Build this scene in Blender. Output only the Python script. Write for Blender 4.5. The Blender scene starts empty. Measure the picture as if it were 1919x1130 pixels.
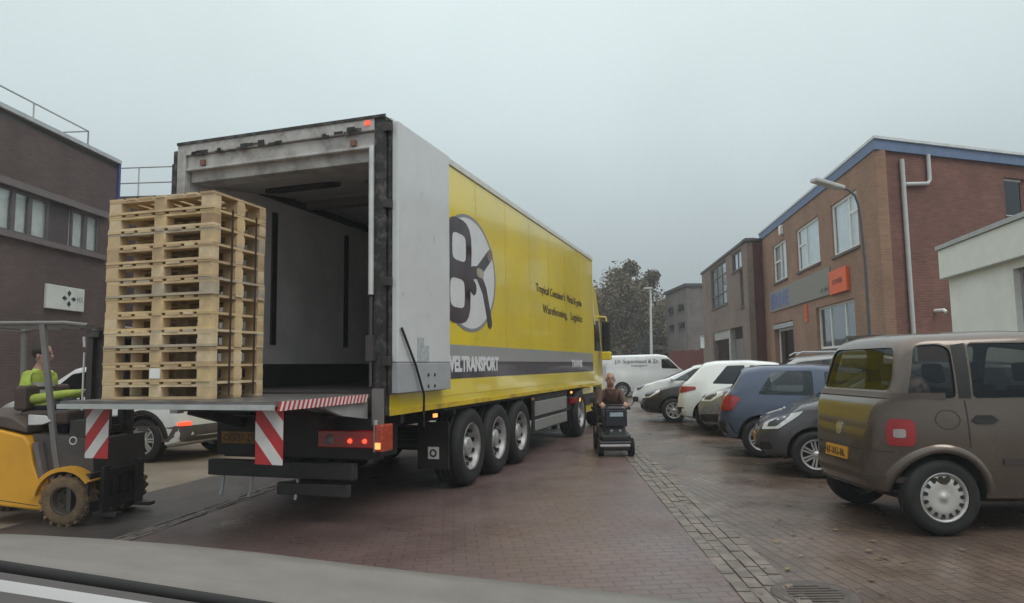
import bpy, bmesh, math, random
from mathutils import Vector, Matrix, geometry
from mathutils.bvhtree import BVHTree
random.seed(7)
R = math.radians
SC = bpy.context.scene
COL = SC.collection

# ------------------------------------------------------------------ camera
CW, CH, CF, CHOR, CROLL, CZ = 1919, 1130, 1300.0, 686.0, R(0.8), 1.5
_p = math.atan((CHOR - 565) / CF)
_fw = Vector((0, math.cos(_p), math.sin(_p)))
_u0 = Vector((0, -math.sin(_p), math.cos(_p)))
_r0 = Vector((1, 0, 0))
_rt = math.cos(CROLL) * _r0 - math.sin(CROLL) * _u0
_up = math.cos(CROLL) * _u0 + math.sin(CROLL) * _r0
CAMPOS = Vector((0, 0, CZ))
cd = bpy.data.cameras.new('dash_camera')
cam = bpy.data.objects.new('dash_camera', cd)
COL.objects.link(cam)
cd.sensor_width = 36
cd.lens = CF / CW * 36
cd.clip_start = 0.05
cd.clip_end = 2000
cam.matrix_world = Matrix(((_rt.x, _up.x, -_fw.x, 0), (_rt.y, _up.y, -_fw.y, 0), (_rt.z, _up.z, -_fw.z, CZ), (0, 0, 0, 1)))
SC.camera = cam

def ray(u, v):
    return _fw + _rt * ((u - CW / 2) / CF) - _up * ((v - CH / 2) / CF)
def G(u, v, z=0.0):
    d = ray(u, v)
    return CAMPOS + d * ((z - CZ) / d.z)
def AT(u, v, Y):
    d = ray(u, v)
    return CAMPOS + d * (Y / d.y)

# ------------------------------------------------------------------ world, sun, exposure
SC.view_settings.view_transform = 'Standard'
SC.view_settings.look = 'None'
SC.view_settings.gamma = 1.0
SC.view_settings.exposure = 0.10
W = bpy.data.worlds.new('World')
SC.world = W
W.use_nodes = True
nt = W.node_tree
nt.nodes.clear()
N = nt.nodes.new
sky = N('ShaderNodeTexSky'); sky.sky_type = 'NISHITA'; sky.sun_disc = False
sky.sun_elevation = R(50); sky.sun_rotation = R(140)
tc = N('ShaderNodeTexCoord'); sep = N('ShaderNodeSeparateXYZ')
ramp = N('ShaderNodeValToRGB')
cr = ramp.color_ramp
cr.elements[0].position = 0.0; cr.elements[0].color = (0.325, 0.368, 0.38, 1)
cr.elements[1].position = 1.0; cr.elements[1].color = (1.75, 1.80, 1.80, 1)
e = cr.elements.new(0.12); e.color = (0.38, 0.435, 0.452, 1)
e = cr.elements.new(0.32); e.color = (0.60, 0.695, 0.71, 1)
e = cr.elements.new(0.52); e.color = (0.73, 0.835, 0.845, 1)
nz = N('ShaderNodeTexNoise'); nz.inputs['Scale'].default_value = 1.6; nz.inputs['Detail'].default_value = 5
mr = N('ShaderNodeMapRange'); mr.inputs['From Min'].default_value = 0.3; mr.inputs['From Max'].default_value = 0.7
mr.inputs['To Min'].default_value = 0.91; mr.inputs['To Max'].default_value = 1.07
mul = N('ShaderNodeMix'); mul.data_type = 'RGBA'; mul.blend_type = 'MULTIPLY'; mul.inputs[0].default_value = 1
skm = N('ShaderNodeMix'); skm.data_type = 'RGBA'; skm.blend_type = 'MULTIPLY'; skm.inputs[0].default_value = 1
skm.inputs[7].default_value = (0.08, 0.08, 0.08, 1)
mix = N('ShaderNodeMix'); mix.data_type = 'RGBA'; mix.inputs[0].default_value = 0.95
bg = N('ShaderNodeBackground'); bg.inputs['Strength'].default_value = 1.0
out = N('ShaderNodeOutputWorld')
lk = nt.links.new
lk(tc.outputs['Generated'], sep.inputs[0]); lk(sep.outputs['Z'], ramp.inputs[0])
lk(tc.outputs['Generated'], nz.inputs['Vector']); lk(nz.outputs[0], mr.inputs[0])
lk(ramp.outputs[0], mul.inputs[6]); lk(mr.outputs[0], mul.inputs[7])
lk(sky.outputs[0], skm.inputs[6]); lk(skm.outputs[2], mix.inputs[6]); lk(mul.outputs[2], mix.inputs[7])
lk(mix.outputs[2], bg.inputs[0]); lk(bg.outputs[0], out.inputs[0])
sd = bpy.data.lights.new('sun', 'SUN'); sd.energy = 0.8; sd.angle = R(25); sd.color = (1, 0.96, 0.9)
sun = bpy.data.objects.new('sun', sd); COL.objects.link(sun)
sun.rotation_euler = Vector((-0.42, 0.45, -0.8)).to_track_quat('-Z', 'Y').to_euler()

# ------------------------------------------------------------------ materials
MATS = {}
def _nodes(name):
    m = bpy.data.materials.new(name); m.use_nodes = True
    t = m.node_tree; b = t.nodes['Principled BSDF']
    return m, t, b
def mat(name, col, rough=0.6, metal=0.0, spec=0.5, var=0.12, scale=6.0, bump=0.0, bscale=40.0, coat=0.0, emit=None, estr=0.0, dirt=None, dirtamt=0.0):
    if name in MATS: return MATS[name]
    m, t, b = _nodes(name)
    n = t.nodes.new; l = t.links.new
    b.inputs['Roughness'].default_value = rough
    b.inputs['Metallic'].default_value = metal
    b.inputs['Specular IOR Level'].default_value = spec
    b.inputs['Coat Weight'].default_value = coat
    b.inputs['Coat Roughness'].default_value = 0.08
    c = n('ShaderNodeTexCoord')
    z = n('ShaderNodeTexNoise'); z.inputs['Scale'].default_value = scale; z.inputs['Detail'].default_value = 6
    l(c.outputs['Object'], z.inputs['Vector'])
    r = n('ShaderNodeMapRange'); r.inputs[1].default_value = 0.3; r.inputs[2].default_value = 0.7
    r.inputs[3].default_value = 1 - var; r.inputs[4].default_value = 1 + var
    l(z.outputs[0], r.inputs[0])
    mx = n('ShaderNodeMix'); mx.data_type = 'RGBA'; mx.blend_type = 'MULTIPLY'; mx.inputs[0].default_value = 1
    mx.inputs[6].default_value = (*col, 1); l(r.outputs[0], mx.inputs[7])
    last = mx.outputs[2]
    if dirt:
        z2 = n('ShaderNodeTexNoise'); z2.inputs['Scale'].default_value = scale * 0.6; z2.inputs['Detail'].default_value = 8
        z2.inputs['Roughness'].default_value = 0.7
        l(c.outputs['Object'], z2.inputs['Vector'])
        r2 = n('ShaderNodeMapRange'); r2.inputs[1].default_value = 0.48; r2.inputs[2].default_value = 0.68
        r2.inputs[3].default_value = 0; r2.inputs[4].default_value = dirtamt
        l(z2.outputs[0], r2.inputs[0])
        m2 = n('ShaderNodeMix'); m2.data_type = 'RGBA'; l(r2.outputs[0], m2.inputs[0])
        l(last, m2.inputs[6]); m2.inputs[7].default_value = (*dirt, 1); last = m2.outputs[2]
    l(last, b.inputs['Base Color'])
    rr = n('ShaderNodeMapRange'); rr.inputs[1].default_value = 0.3; rr.inputs[2].default_value = 0.7
    rr.inputs[3].default_value = max(0.02, rough * 0.85); rr.inputs[4].default_value = min(1, rough * 1.15)
    l(z.outputs[0], rr.inputs[0]); l(rr.outputs[0], b.inputs['Roughness'])
    if bump:
        zb = n('ShaderNodeTexNoise'); zb.inputs['Scale'].default_value = bscale; zb.inputs['Detail'].default_value = 4
        l(c.outputs['Object'], zb.inputs['Vector'])
        bp = n('ShaderNodeBump'); bp.inputs['Strength'].default_value = bump; bp.inputs['Distance'].default_value = 0.02
        l(zb.outputs[0], bp.inputs['Height']); l(bp.outputs[0], b.inputs['Normal'])
    if emit:
        b.inputs['Emission Color'].default_value = (*emit, 1); b.inputs['Emission Strength'].default_value = estr
    MATS[name] = m
    return m

def brick(name, c1, c2, mortar, bw=0.21, bh=0.065, ms=0.012, rough=0.85, flat=False, offset=0.5, var=0.25, bump=0.5, nscale=0.8, rlo=None, rhi=None, soft=0.6, rot=0.0):
    if name in MATS: return MATS[name]
    m, t, b = _nodes(name)
    n = t.nodes.new; l = t.links.new
    c = n('ShaderNodeTexCoord')
    vec = c.outputs['Object']
    if not flat:
        s = n('ShaderNodeSeparateXYZ'); k = n('ShaderNodeCombineXYZ')
        l(vec, s.inputs[0]); xy = n('ShaderNodeMath'); l(s.outputs['X'], xy.inputs[0]); l(s.outputs['Y'], xy.inputs[1]); l(xy.outputs[0], k.inputs['X']); l(s.outputs['Z'], k.inputs['Y']); vec2 = k.outputs[0]
    else:
        mp = n('ShaderNodeMapping'); mp.inputs['Rotation'].default_value = (0, 0, rot)
        l(vec, mp.inputs[0]); vec2 = mp.outputs[0]
    bt = n('ShaderNodeTexBrick'); l(vec2, bt.inputs['Vector'])
    bt.offset = offset
    bt.inputs['Color1'].default_value = (*c1, 1); bt.inputs['Color2'].default_value = (*c2, 1); bt.inputs['Mortar'].default_value = (*mortar, 1)
    bt.inputs['Scale'].default_value = 1; bt.inputs['Mortar Size'].default_value = ms
    bt.inputs['Brick Width'].default_value = bw; bt.inputs['Row Height'].default_value = bh
    bt.inputs['Mortar Smooth'].default_value = soft
    z = n('ShaderNodeTexNoise'); z.inputs['Scale'].default_value = nscale; z.inputs['Detail'].default_value = 8; z.inputs['Roughness'].default_value = 0.65
    l(vec, z.inputs['Vector'])
    r = n('ShaderNodeMapRange'); r.inputs[1].default_value = 0.3; r.inputs[2].default_value = 0.7
    r.inputs[3].default_value = 1 - var; r.inputs[4].default_value = 1 + var
    l(z.outputs[0], r.inputs[0])
    mx = n('ShaderNodeMix'); mx.data_type = 'RGBA'; mx.blend_type = 'MULTIPLY'; mx.inputs[0].default_value = 1
    l(bt.outputs[0], mx.inputs[6]); l(r.outputs[0], mx.inputs[7]); l(mx.outputs[2], b.inputs['Base Color'])
    if not flat:
        mp2 = n('ShaderNodeMapping'); mp2.inputs['Scale'].default_value = (.7, .7, .35); l(vec, mp2.inputs[0])
        zs_ = n('ShaderNodeTexNoise'); zs_.inputs['Scale'].default_value = 1.3; zs_.inputs['Detail'].default_value = 7; l(mp2.outputs[0], zs_.inputs['Vector'])
        rs_ = n('ShaderNodeMapRange'); rs_.inputs[1].default_value = .35; rs_.inputs[2].default_value = .68; rs_.inputs[3].default_value = .86; rs_.inputs[4].default_value = 1.10
        l(zs_.outputs[0], rs_.inputs[0])
        mx3 = n('ShaderNodeMix'); mx3.data_type = 'RGBA'; mx3.blend_type = 'MULTIPLY'; mx3.inputs[0].default_value = 1
        l(mx.outputs[2], mx3.inputs[6]); l(rs_.outputs[0], mx3.inputs[7]); l(mx3.outputs[2], b.inputs['Base Color'])
    b.inputs['Roughness'].default_value = rough
    if rlo is not None:
        rr = n('ShaderNodeMapRange'); rr.inputs[1].default_value = 0.35; rr.inputs[2].default_value = 0.65
        rr.inputs[3].default_value = rlo; rr.inputs[4].default_value = rhi
        z3 = n('ShaderNodeTexNoise'); z3.inputs['Scale'].default_value = 1.3; z3.inputs['Detail'].default_value = 5
        l(vec, z3.inputs['Vector']); l(z3.outputs[0], rr.inputs[0]); l(rr.outputs[0], b.inputs['Roughness'])
    bp = n('ShaderNodeBump'); bp.inputs['Strength'].default_value = bump; bp.inputs['Distance'].default_value = 0.006
    inv = n('ShaderNodeMath'); inv.operation = 'SUBTRACT'; inv.inputs[0].default_value = 1
    l(bt.outputs['Fac'], inv.inputs[1])
    zz = n('ShaderNodeTexNoise'); zz.inputs['Scale'].default_value = 35
    l(vec, zz.inputs['Vector'])
    ad = n('ShaderNodeMath'); ad.operation = 'MULTIPLY_ADD'; ad.inputs[1].default_value = 0.5
    l(zz.outputs[0], ad.inputs[0]); l(inv.outputs[0], ad.inputs[2])
    l(ad.outputs[0], bp.inputs['Height']); l(bp.outputs[0], b.inputs['Normal'])
    MATS[name] = m
    return m

def glass(name, tint=(0.3, 0.32, 0.33), gloss=(0.9, 0.95, 1.0)):
    if name in MATS: return MATS[name]
    m = bpy.data.materials.new(name); m.use_nodes = True
    t = m.node_tree; t.nodes.clear(); n = t.nodes.new; l = t.links.new
    tr = n('ShaderNodeBsdfTransparent'); tr.inputs[0].default_value = (*tint, 1)
    gl = n('ShaderNodeBsdfGlossy'); gl.inputs[0].default_value = (*gloss, 1); gl.inputs['Roughness'].default_value = 0.04
    fr = n('ShaderNodeLayerWeight'); fr.inputs[0].default_value = 0.5
    pw = n('ShaderNodeMath'); pw.operation = 'POWER'; pw.inputs[1].default_value = 4.0; l(fr.outputs['Facing'], pw.inputs[0])
    mxs = n('ShaderNodeMixShader'); o = n('ShaderNodeOutputMaterial')
    mm = n('ShaderNodeMath'); mm.operation = 'MULTIPLY_ADD'; mm.inputs[1].default_value = 0.95; mm.inputs[2].default_value = 0.055; mm.use_clamp = True
    l(pw.outputs[0], mm.inputs[0]); l(mm.outputs[0], mxs.inputs[0]); l(tr.outputs[0], mxs.inputs[1]); l(gl.outputs[0], mxs.inputs[2]); l(mxs.outputs[0], o.inputs[0])
    MATS[name] = m
    return m

# ------------------------------------------------------------------ mesh helpers
def newobj(name, me, parent=None):
    o = bpy.data.objects.new(name, me); COL.objects.link(o)
    if parent: o.parent = parent
    return o
def tag(o, label=None, cat=None, group=None, kind=None):
    if label: o['label'] = label
    if cat: o['category'] = cat
    if group: o['group'] = group
    if kind: o['kind'] = kind
    return o
def thing(name, label, cat, loc=(0, 0, 0), rz=0.0, group=None):
    o = bpy.data.objects.new(name, None); COL.objects.link(o)
    o.empty_display_size = 0.2
    o.location = loc; o.rotation_euler = (0, 0, rz)
    return tag(o, label, cat, group)

class MB:
    def __init__(s): s.v = []; s.f = []; s.mi = []; s.sm = []
    def add(s, vs, fs, mi=0, sm=False):
        k = len(s.v); s.v += [tuple(v) for v in vs]
        for f in fs: s.f.append([i + k for i in f]); s.mi.append(mi); s.sm.append(sm)
        return s
    def box(s, x0, x1, y0, y1, z0, z1, mi=0, M=None):
        vs = [Vector((x, y, z)) for z in (z0, z1) for y in (y0, y1) for x in (x0, x1)]
        if M: vs = [M @ v for v in vs]
        return s.add(vs, [(0, 2, 3, 1), (4, 5, 7, 6), (0, 1, 5, 4), (2, 6, 7, 3), (0, 4, 6, 2), (1, 3, 7, 5)], mi)
    def bar(s, p, q, w, h, mi=0, up=(0, 0, 1)):
        p = Vector(p); q = Vector(q); d = (q - p).normalized(); u = Vector(up)
        if abs(d.dot(u)) > 0.95: u = Vector((1, 0, 0))
        a = d.cross(u).normalized(); b = a.cross(d)
        vs = [c + a * (i * w / 2) + b * (j * h / 2) for c in (p, q) for i, j in ((-1, -1), (1, -1), (1, 1), (-1, 1))]
        return s.add(vs, [(0, 1, 2, 3), (7, 6, 5, 4), (0, 4, 5, 1), (1, 5, 6, 2), (2, 6, 7, 3), (3, 7, 4, 0)], mi)
    def tube(s, pts, r, n=8, mi=0):
        pts = [Vector(p) for p in pts]; rs = r if isinstance(r, (list, tuple)) else [r] * len(pts)
        vs = []; a = None
        for i, p in enumerate(pts):
            d = (pts[min(i + 1, len(pts) - 1)] - pts[max(i - 1, 0)]).normalized()
            if a is None:
                a = d.cross(Vector((0, 0, 1)))
                if a.length < 0.05: a = d.cross(Vector((1, 0, 0)))
            a = (a - d * a.dot(d)).normalized(); b = d.cross(a)
            vs += [p + (a * math.cos(t) + b * math.sin(t)) * rs[i] for t in [2 * math.pi * k / n for k in range(n)]]
        fs = []
        for i in range(len(pts) - 1):
            for k in range(n):
                fs.append((i * n + k, i * n + (k + 1) % n, (i + 1) * n + (k + 1) % n, (i + 1) * n + k))
        k0 = len(s.f)
        s.add(vs, fs, mi, True)
        s.add([vs[k] for k in range(n)], [tuple(range(n - 1, -1, -1))], mi)
        s.add([vs[-n + k] for k in range(n)], [tuple(range(n))], mi)
        return s
    def lathe(s, prof, n=24, mi=0, M=None, sm=True, close=False):
        # prof: (radius, height) about local z
        vs = []; fs = []
        for r, h in prof:
            for k in range(n):
                t = 2 * math.pi * k / n
                v = Vector((r * math.cos(t), r * math.sin(t), h)); vs.append(M @ v if M else v)
        m = len(prof)
        for i in range(m - 1 + (1 if close else 0)):
            j = (i + 1) % m
            for k in range(n): fs.append((i * n + k, i * n + (k + 1) % n, j * n + (k + 1) % n, j * n + k))
        return s.add(vs, fs, mi, sm)
    def prism(s, poly, d0, d1, ax='y', mi=0, M=None):
        def P(a, b, d):
            v = {'y': Vector((a, d, b)), 'x': Vector((d, a, b)), 'z': Vector((a, b, d))}[ax]
            return M @ v if M else v
        n = len(poly)
        vs = [P(a, b, d0) for a, b in poly] + [P(a, b, d1) for a, b in poly]
        fs = [tuple(range(n)), tuple(range(2 * n - 1, n - 1, -1))] + [(i, i + n, (i + 1) % n + n, (i + 1) % n) for i in range(n)]
        return s.add(vs, fs, mi)
    def ball(s, c, r, n=10, mi=0, M=None):
        c = Vector(c); rx, ry, rz = r if isinstance(r, (tuple, list)) else (r, r, r)
        vs = []; fs = []
        h = max(4, n // 2)
        for i in range(h + 1):
            a = math.pi * i / h
            for k in range(n):
                t = 2 * math.pi * k / n
                v = c + Vector((rx * math.sin(a) * math.cos(t), ry * math.sin(a) * math.sin(t), rz * math.cos(a)))
                vs.append(M @ v if M else v)
        for i in range(h):
            for k in range(n): fs.append((i * n + k, (i + 1) * n + k, (i + 1) * n + (k + 1) % n, i * n + (k + 1) % n))
        return s.add(vs, fs, mi, True)
    def build(s, name, mats, parent=None, bevel=0.0, mx=None, fixn=True, merge=False):
        me = bpy.data.meshes.new(name)
        me.from_pydata(s.v, [], s.f)
        for m in (mats if isinstance(mats, (list, tuple)) else [mats]): me.materials.append(m)
        for p, mi, sm in zip(me.polygons, s.mi, s.sm): p.material_index = mi; p.use_smooth = sm
        if fixn or merge:
            bm = bmesh.new(); bm.from_mesh(me)
            if merge: bmesh.ops.remove_doubles(bm, verts=bm.verts, dist=0.0008)
            bmesh.ops.recalc_face_normals(bm, faces=bm.faces); bm.to_mesh(me); bm.free()
        me.update()
        o = newobj(name, me, parent)
        if mx is not None: o.matrix_local = mx
        if bevel:
            b = o.modifiers.new('bevel', 'BEVEL'); b.width = bevel; b.segments = 2; b.limit_method = 'ANGLE'; b.angle_limit = R(40)
            b.harden_normals = False
        return o

def text_mesh(name, body, m, parent, mx, size=0.2, width=None, height=None, extrude=0.002, bold=0.0, shear=0.0):
    c = bpy.data.curves.new(name, 'FONT'); c.body = body; c.size = size; c.extrude = extrude
    c.offset = bold; c.shear = shear; c.align_x = 'LEFT'; c.resolution_u = 3
    o = bpy.data.objects.new(name, c); COL.objects.link(o)
    dg = bpy.context.evaluated_depsgraph_get()
    me = bpy.data.meshes.new_from_object(o.evaluated_get(dg))
    bpy.data.objects.remove(o); bpy.data.curves.remove(c)
    xs = [v.co.x for v in me.vertices]; ys = [v.co.y for v in me.vertices]
    x0, x1, y0, y1 = min(xs), max(xs), min(ys), max(ys)
    sx = width / (x1 - x0) if width else 1; sy = height / (y1 - y0) if height else 1
    for v in me.vertices: v.co.x = (v.co.x - x0) * sx; v.co.y = (v.co.y - y0) * sy
    me.materials.clear(); me.materials.append(m)
    t = newobj(name, me, parent); t.matrix_local = mx
    return t
def frame(o, x, y):   # matrix from origin, x axis, y axis
    x = Vector(x).normalized(); y = Vector(y).normalized(); z = x.cross(y)
    o = Vector(o)
    return Matrix(((x.x, y.x, z.x, o.x), (x.y, y.y, z.y, o.y), (x.z, y.z, z.z, o.z), (0, 0, 0, 1)))
def evaluated(o, name=None):
    dg = bpy.context.evaluated_depsgraph_get()
    return bpy.data.meshes.new_from_object(o.evaluated_get(dg))

# ------------------------------------------------------------------ shared materials
RUBBER = mat('rubber', (0.012, 0.011, 0.011), 0.75, var=0.2)
RUBDUSTY = mat('dusty rubber', (0.16, 0.105, 0.06), 0.9, var=0.35, scale=14, bump=0.3)
BLACK = mat('black plastic', (0.014, 0.012, 0.012), 0.5, var=0.2)
DARKMETAL = mat('dark painted steel', (0.03, 0.026, 0.025), 0.5, var=0.25, dirt=(0.09, 0.075, 0.065), dirtamt=0.5)
ALU = mat('dull aluminium', (0.42, 0.42, 0.41), 0.4, metal=0.7, var=0.12, dirt=(0.15, 0.13, 0.12), dirtamt=0.5)
SILVER = mat('silver wheel paint', (0.55, 0.55, 0.54), 0.35, metal=0.5, var=0.08)
WHITEP = mat('white window paint', (0.78, 0.78, 0.75), 0.5, var=0.04)
REDL = mat('red lamp lens', (0.30, 0.012, 0.016), 0.12, var=0.1, coat=0.6)
REDLIT = mat('lit red lamp', (0.6, 0.03, 0.02), 0.2, emit=(1, 0.08, 0.03), estr=1.6)
AMBLIT = mat('lit amber lamp', (0.6, 0.2, 0.05), 0.2, emit=(1, 0.35, 0.1), estr=1.6)
CLEARL = mat('clear lamp lens', (0.72, 0.74, 0.74), 0.08, var=0.15, scale=20, coat=0.8)
PLATE = mat('yellow number plate', (0.55, 0.27, 0.03), 0.4, var=0.05)
INK = mat('black ink', (0.015, 0.015, 0.018), 0.5)
INTER = mat('dark car interior', (0.02, 0.018, 0.018), 0.8)
CARGLASS = glass('car glass', (0.50, 0.53, 0.53))
DARKGLASS = glass('dark car glass', (0.22, 0.24, 0.24))
WINGLASS = glass('building glass', (0.93, 0.95, 0.95))
RED = mat('red reflective', (0.45, 0.03, 0.035), 0.45, var=0.12)
WHITER = mat('white reflective', (0.62, 0.60, 0.58), 0.45, var=0.1)
GALV = mat('galvanised steel', (0.42, 0.43, 0.43), 0.5, metal=0.3, var=0.1)

# ------------------------------------------------------------------ ground
def sheet(name, pts, m, z, sub=0):
    b = MB(); b.add([(p[0], p[1], z) for p in pts], [tuple(range(len(pts)))])
    o = b.build(name, m, fixn=False)
    if o.data.polygons[0].normal.z < 0: o.data.flip_normals()
    return tag(o, kind='structure')
ROADM = brick('red brown road brick', (0.135, 0.088, 0.080), (0.118, 0.077, 0.070), (0.088, 0.061, 0.056), bw=0.2, bh=0.1, ms=0.010, flat=True, var=0.22, bump=0.35, nscale=0.5, rlo=0.27, rhi=0.52, rot=R(-5))
BAYM = brick('wet brown paver', (0.125, 0.088, 0.067), (0.102, 0.071, 0.056), (0.070, 0.050, 0.040), bw=0.21, bh=0.105, ms=0.012, flat=True, var=0.45, bump=0.6, nscale=0.9, rlo=0.20, rhi=0.52, rot=R(84))
STRIPM = brick('grey divider paver', (0.175, 0.138, 0.112), (0.15, 0.118, 0.095), (0.09, 0.07, 0.058), bw=0.21, bh=0.105, ms=0.010, flat=True, var=0.3, bump=0.4, nscale=0.9, rlo=0.25, rhi=0.55, rot=R(20))
GUTM = brick('grey gutter brick', (0.235, 0.205, 0.175), (0.165, 0.14, 0.118), (0.035, 0.028, 0.024), bw=0.22, bh=0.115, ms=0.014, flat=True, var=0.35, bump=0.8, nscale=2.0, rlo=0.3, rhi=0.6, rot=R(87.5))
ASPH = mat('dark asphalt', (0.070, 0.056, 0.050), 0.4, var=0.3, scale=2.5, bump=0.5, bscale=120)
TANC = brick('tan concrete slab', (0.225, 0.18, 0.135), (0.20, 0.16, 0.12), (0.12, 0.095, 0.075), bw=2.0, bh=2.0, ms=0.012, flat=True, var=0.3, bump=0.2, nscale=0.7, rlo=0.4, rhi=0.7, rot=R(8))
GRND = mat('far ground', (0.16, 0.125, 0.105), 0.7, var=0.25, scale=0.3)
sheet('ground', [(-400, -20), (400, -20), (400, 800), (-400, 800)], GRND, -0.012)
def line_x(p, q, y):
    return p[0] + (q[0] - p[0]) * (y - p[1]) / (q[1] - p[1])
gl0, gl1 = G(270, 1005), G(590, 890)        # left gutter
gr0, gr1 = G(1478, 1090), G(1190, 830)      # right gutter, outer edge
tn0, tn1 = G(0, 990), G(430, 884)           # tan forecourt edge
def at_y(p, q, y): return (line_x(p, q, y), y)
A, B = -2.0, 36.0
sheet('road', [at_y(gl0, gl1, A), at_y(gr0, gr1, A), at_y(gr0, gr1, 46), at_y(gl0, gl1, 46)], ROADM, 0.0)
sheet('parking_bays', [at_y(gr0, gr1, A), (30, A), (30, 40), at_y(gr0, gr1, 40)], BAYM, -0.004)
sheet('asphalt_lane', [at_y(tn0, tn1, A), at_y(gl0, gl1, A), at_y(gl0, gl1, 46), at_y(tn0, tn1, 46)], ASPH, -0.004)
sheet('forecourt', [(-30, A), at_y(tn0, tn1, A), at_y(tn0, tn1, 46), (-30, 46)], TANC, -0.006)
# gutters: three rows of setts with slight unevenness
def gutter(name, p, q, w, m, y0, y1, side):
    b = MB()
    a0 = Vector(at_y(p, q, y0)).to_3d(); a1 = Vector(at_y(p, q, y1)).to_3d()
    d = (a1 - a0).normalized(); nrm = Vector((d.y, -d.x, 0)) * side
    rng = random.Random(3); L = (a1 - a0).length
    rows = 4; rw = w / rows
    for r in range(rows):
        s = rng.random() * 0.2
        while s < L:
            l = 0.21 + rng.uniform(-.01, .012)
            z = 0.006 + rng.uniform(-.004, .006)
            c0 = a0 + d * s + nrm * (r * rw + 0.006); c1 = a0 + d * (s + l - 0.014) + nrm * (r * rw + 0.006)
            e = nrm * (rw - 0.014)
            t = [rng.uniform(-.003, .003) for _ in range(4)]
            vs = [c0, c1, c1 + e, c0 + e]
            top = [(v.x, v.y, z + k) for v, k in zip(vs, t)]; bot = [(v.x, v.y, -0.02) for v in vs]
            b.add(top + bot, [(0, 1, 2, 3), (0, 4, 5, 1), (1, 5, 6, 2), (2, 6, 7, 3), (3, 7, 4, 0)])
            s += l
    o = b.build(name, m)
    return tag(o, kind='structure')
GUTS = mat('grey sett', (0.145, 0.120, 0.100), 0.5, var=0.45, scale=5, bump=0.4)
GUTL = mat('worn pale sett', (0.17, 0.14, 0.125), 0.55, var=0.5, scale=6, bump=0.4)
gutter('gutter', gr0, gr1, 0.42, GUTS, 2.5, 30, -1)
gutter('gutter', gl0, gl1, 0.20, GUTL, 3.5, 26, -1)
# manhole
mb = MB()
mb.lathe([(0.0, 0.012), (0.19, 0.012), (0.20, 0.008), (0.21, 0.004), (0.25, 0.014), (0.27, 0.013), (0.275, 0.0)], 32)
for k in range(-3, 4):
    w = math.sqrt(max(0.0, 0.17 ** 2 - (k * 0.05) ** 2)); mb.box(-w, w, k * 0.05 - 0.008, k * 0.05 + 0.008, 0.012, 0.018)
o = mb.build('manhole_cover', mat('cast iron', (0.075, 0.06, 0.052), 0.6, metal=0.1, var=0.3, scale=12))
o.location = G(1528, 1116); tag(o, 'round cast iron manhole cover at the end of the brick gutter', 'manhole cover')
# fallen leaves
mb = MB(); rng = random.Random(5)
for k in range(70):
    u, v = rng.uniform(1230, 1900), rng.uniform(845, 1120)
    if rng.random() < 0.75: v = rng.uniform(930, 1120); u = rng.uniform(1420, 1900)
    g = G(u, v); a = rng.uniform(0, 6.3); s = rng.uniform(.010, .036)
    pts = [(g.x + s * math.cos(a + t) * k2, g.y + s * math.sin(a + t) * k2, 0.008 + rng.uniform(0, .012)) for t, k2 in ((0, 1.3), (1.2, .6), (2.2, .7), (3.14, 1.1), (4.2, .6), (5.2, .7))]
    mb.add(pts, [tuple(range(6))], rng.randint(0, 2))
o = mb.build('fallen_leaves', [mat('leaf yellow', (0.19, 0.13, 0.05), .7), mat('leaf brown', (0.13, 0.075, 0.04), .7), mat('leaf dull', (0.20, 0.14, 0.08), .7)])
tag(o, kind='stuff')

# ------------------------------------------------------------------ buildings
def wall_frame(P0, P1, rel=(0, 0)):
    P0 = Vector((P0[0], P0[1], 0)); P1 = Vector((P1[0], P1[1], 0)); x = (P1 - P0).normalized()
    M = frame(P0, x, Vector((0, 0, 1)).cross(x))
    return M, (P1 - P0).length
def wp(u, v, M):
    """point where the sight line through a photo pixel meets a wall plane, in the wall's own metres"""
    d = ray(u, v); n = M.col[1].to_3d(); o = M.col[3].to_3d()
    t = (o - CAMPOS).dot(n) / d.dot(n); P = CAMPOS + d * t
    q = M.inverted() @ P
    return q.x, q.z
def wall(name, M, base, L, H, openings, m, th=0.25, z0=0.0):
    xs = sorted({0, L} | {o[0] for o in openings} | {o[1] for o in openings})
    zs = sorted({z0, H} | {o[2] for o in openings} | {o[3] for o in openings})
    b = MB()
    def solid(i, j):
        if i < 0 or j < 0 or i >= len(xs) - 1 or j >= len(zs) - 1: return False
        cx, cz = (xs[i] + xs[i + 1]) / 2, (zs[j] + zs[j + 1]) / 2
        return not any(o[0] < cx < o[1] and o[2] < cz < o[3] for o in openings)
    for i in range(len(xs) - 1):
        for j in range(len(zs) - 1):
            if not solid(i, j): continue
            a, c, d, e = xs[i], xs[i + 1], zs[j], zs[j + 1]
            b.add([(a, 0, d), (c, 0, d), (c, 0, e), (a, 0, e)], [(3, 2, 1, 0)])
            b.add([(a, -th, d), (c, -th, d), (c, -th, e), (a, -th, e)], [(0, 1, 2, 3)])
            for (di, dj, q) in ((-1, 0, ((a, d), (a, e))), (1, 0, ((c, e), (c, d))), (0, -1, ((c, d), (a, d))), (0, 1, ((a, e), (c, e)))):
                if not solid(i + di, j + dj):
                    (xa, za), (xb, zb) = q
                    b.add([(xa, 0, za), (xb, 0, zb), (xb, -th, zb), (xa, -th, za)], [(0, 1, 2, 3)])
    return b.build(name, m, base, mx=base.matrix_world.inverted() @ M if False else Matrix.Translation(-Vector(base.location)) @ M, fixn=True, merge=True)
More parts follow.
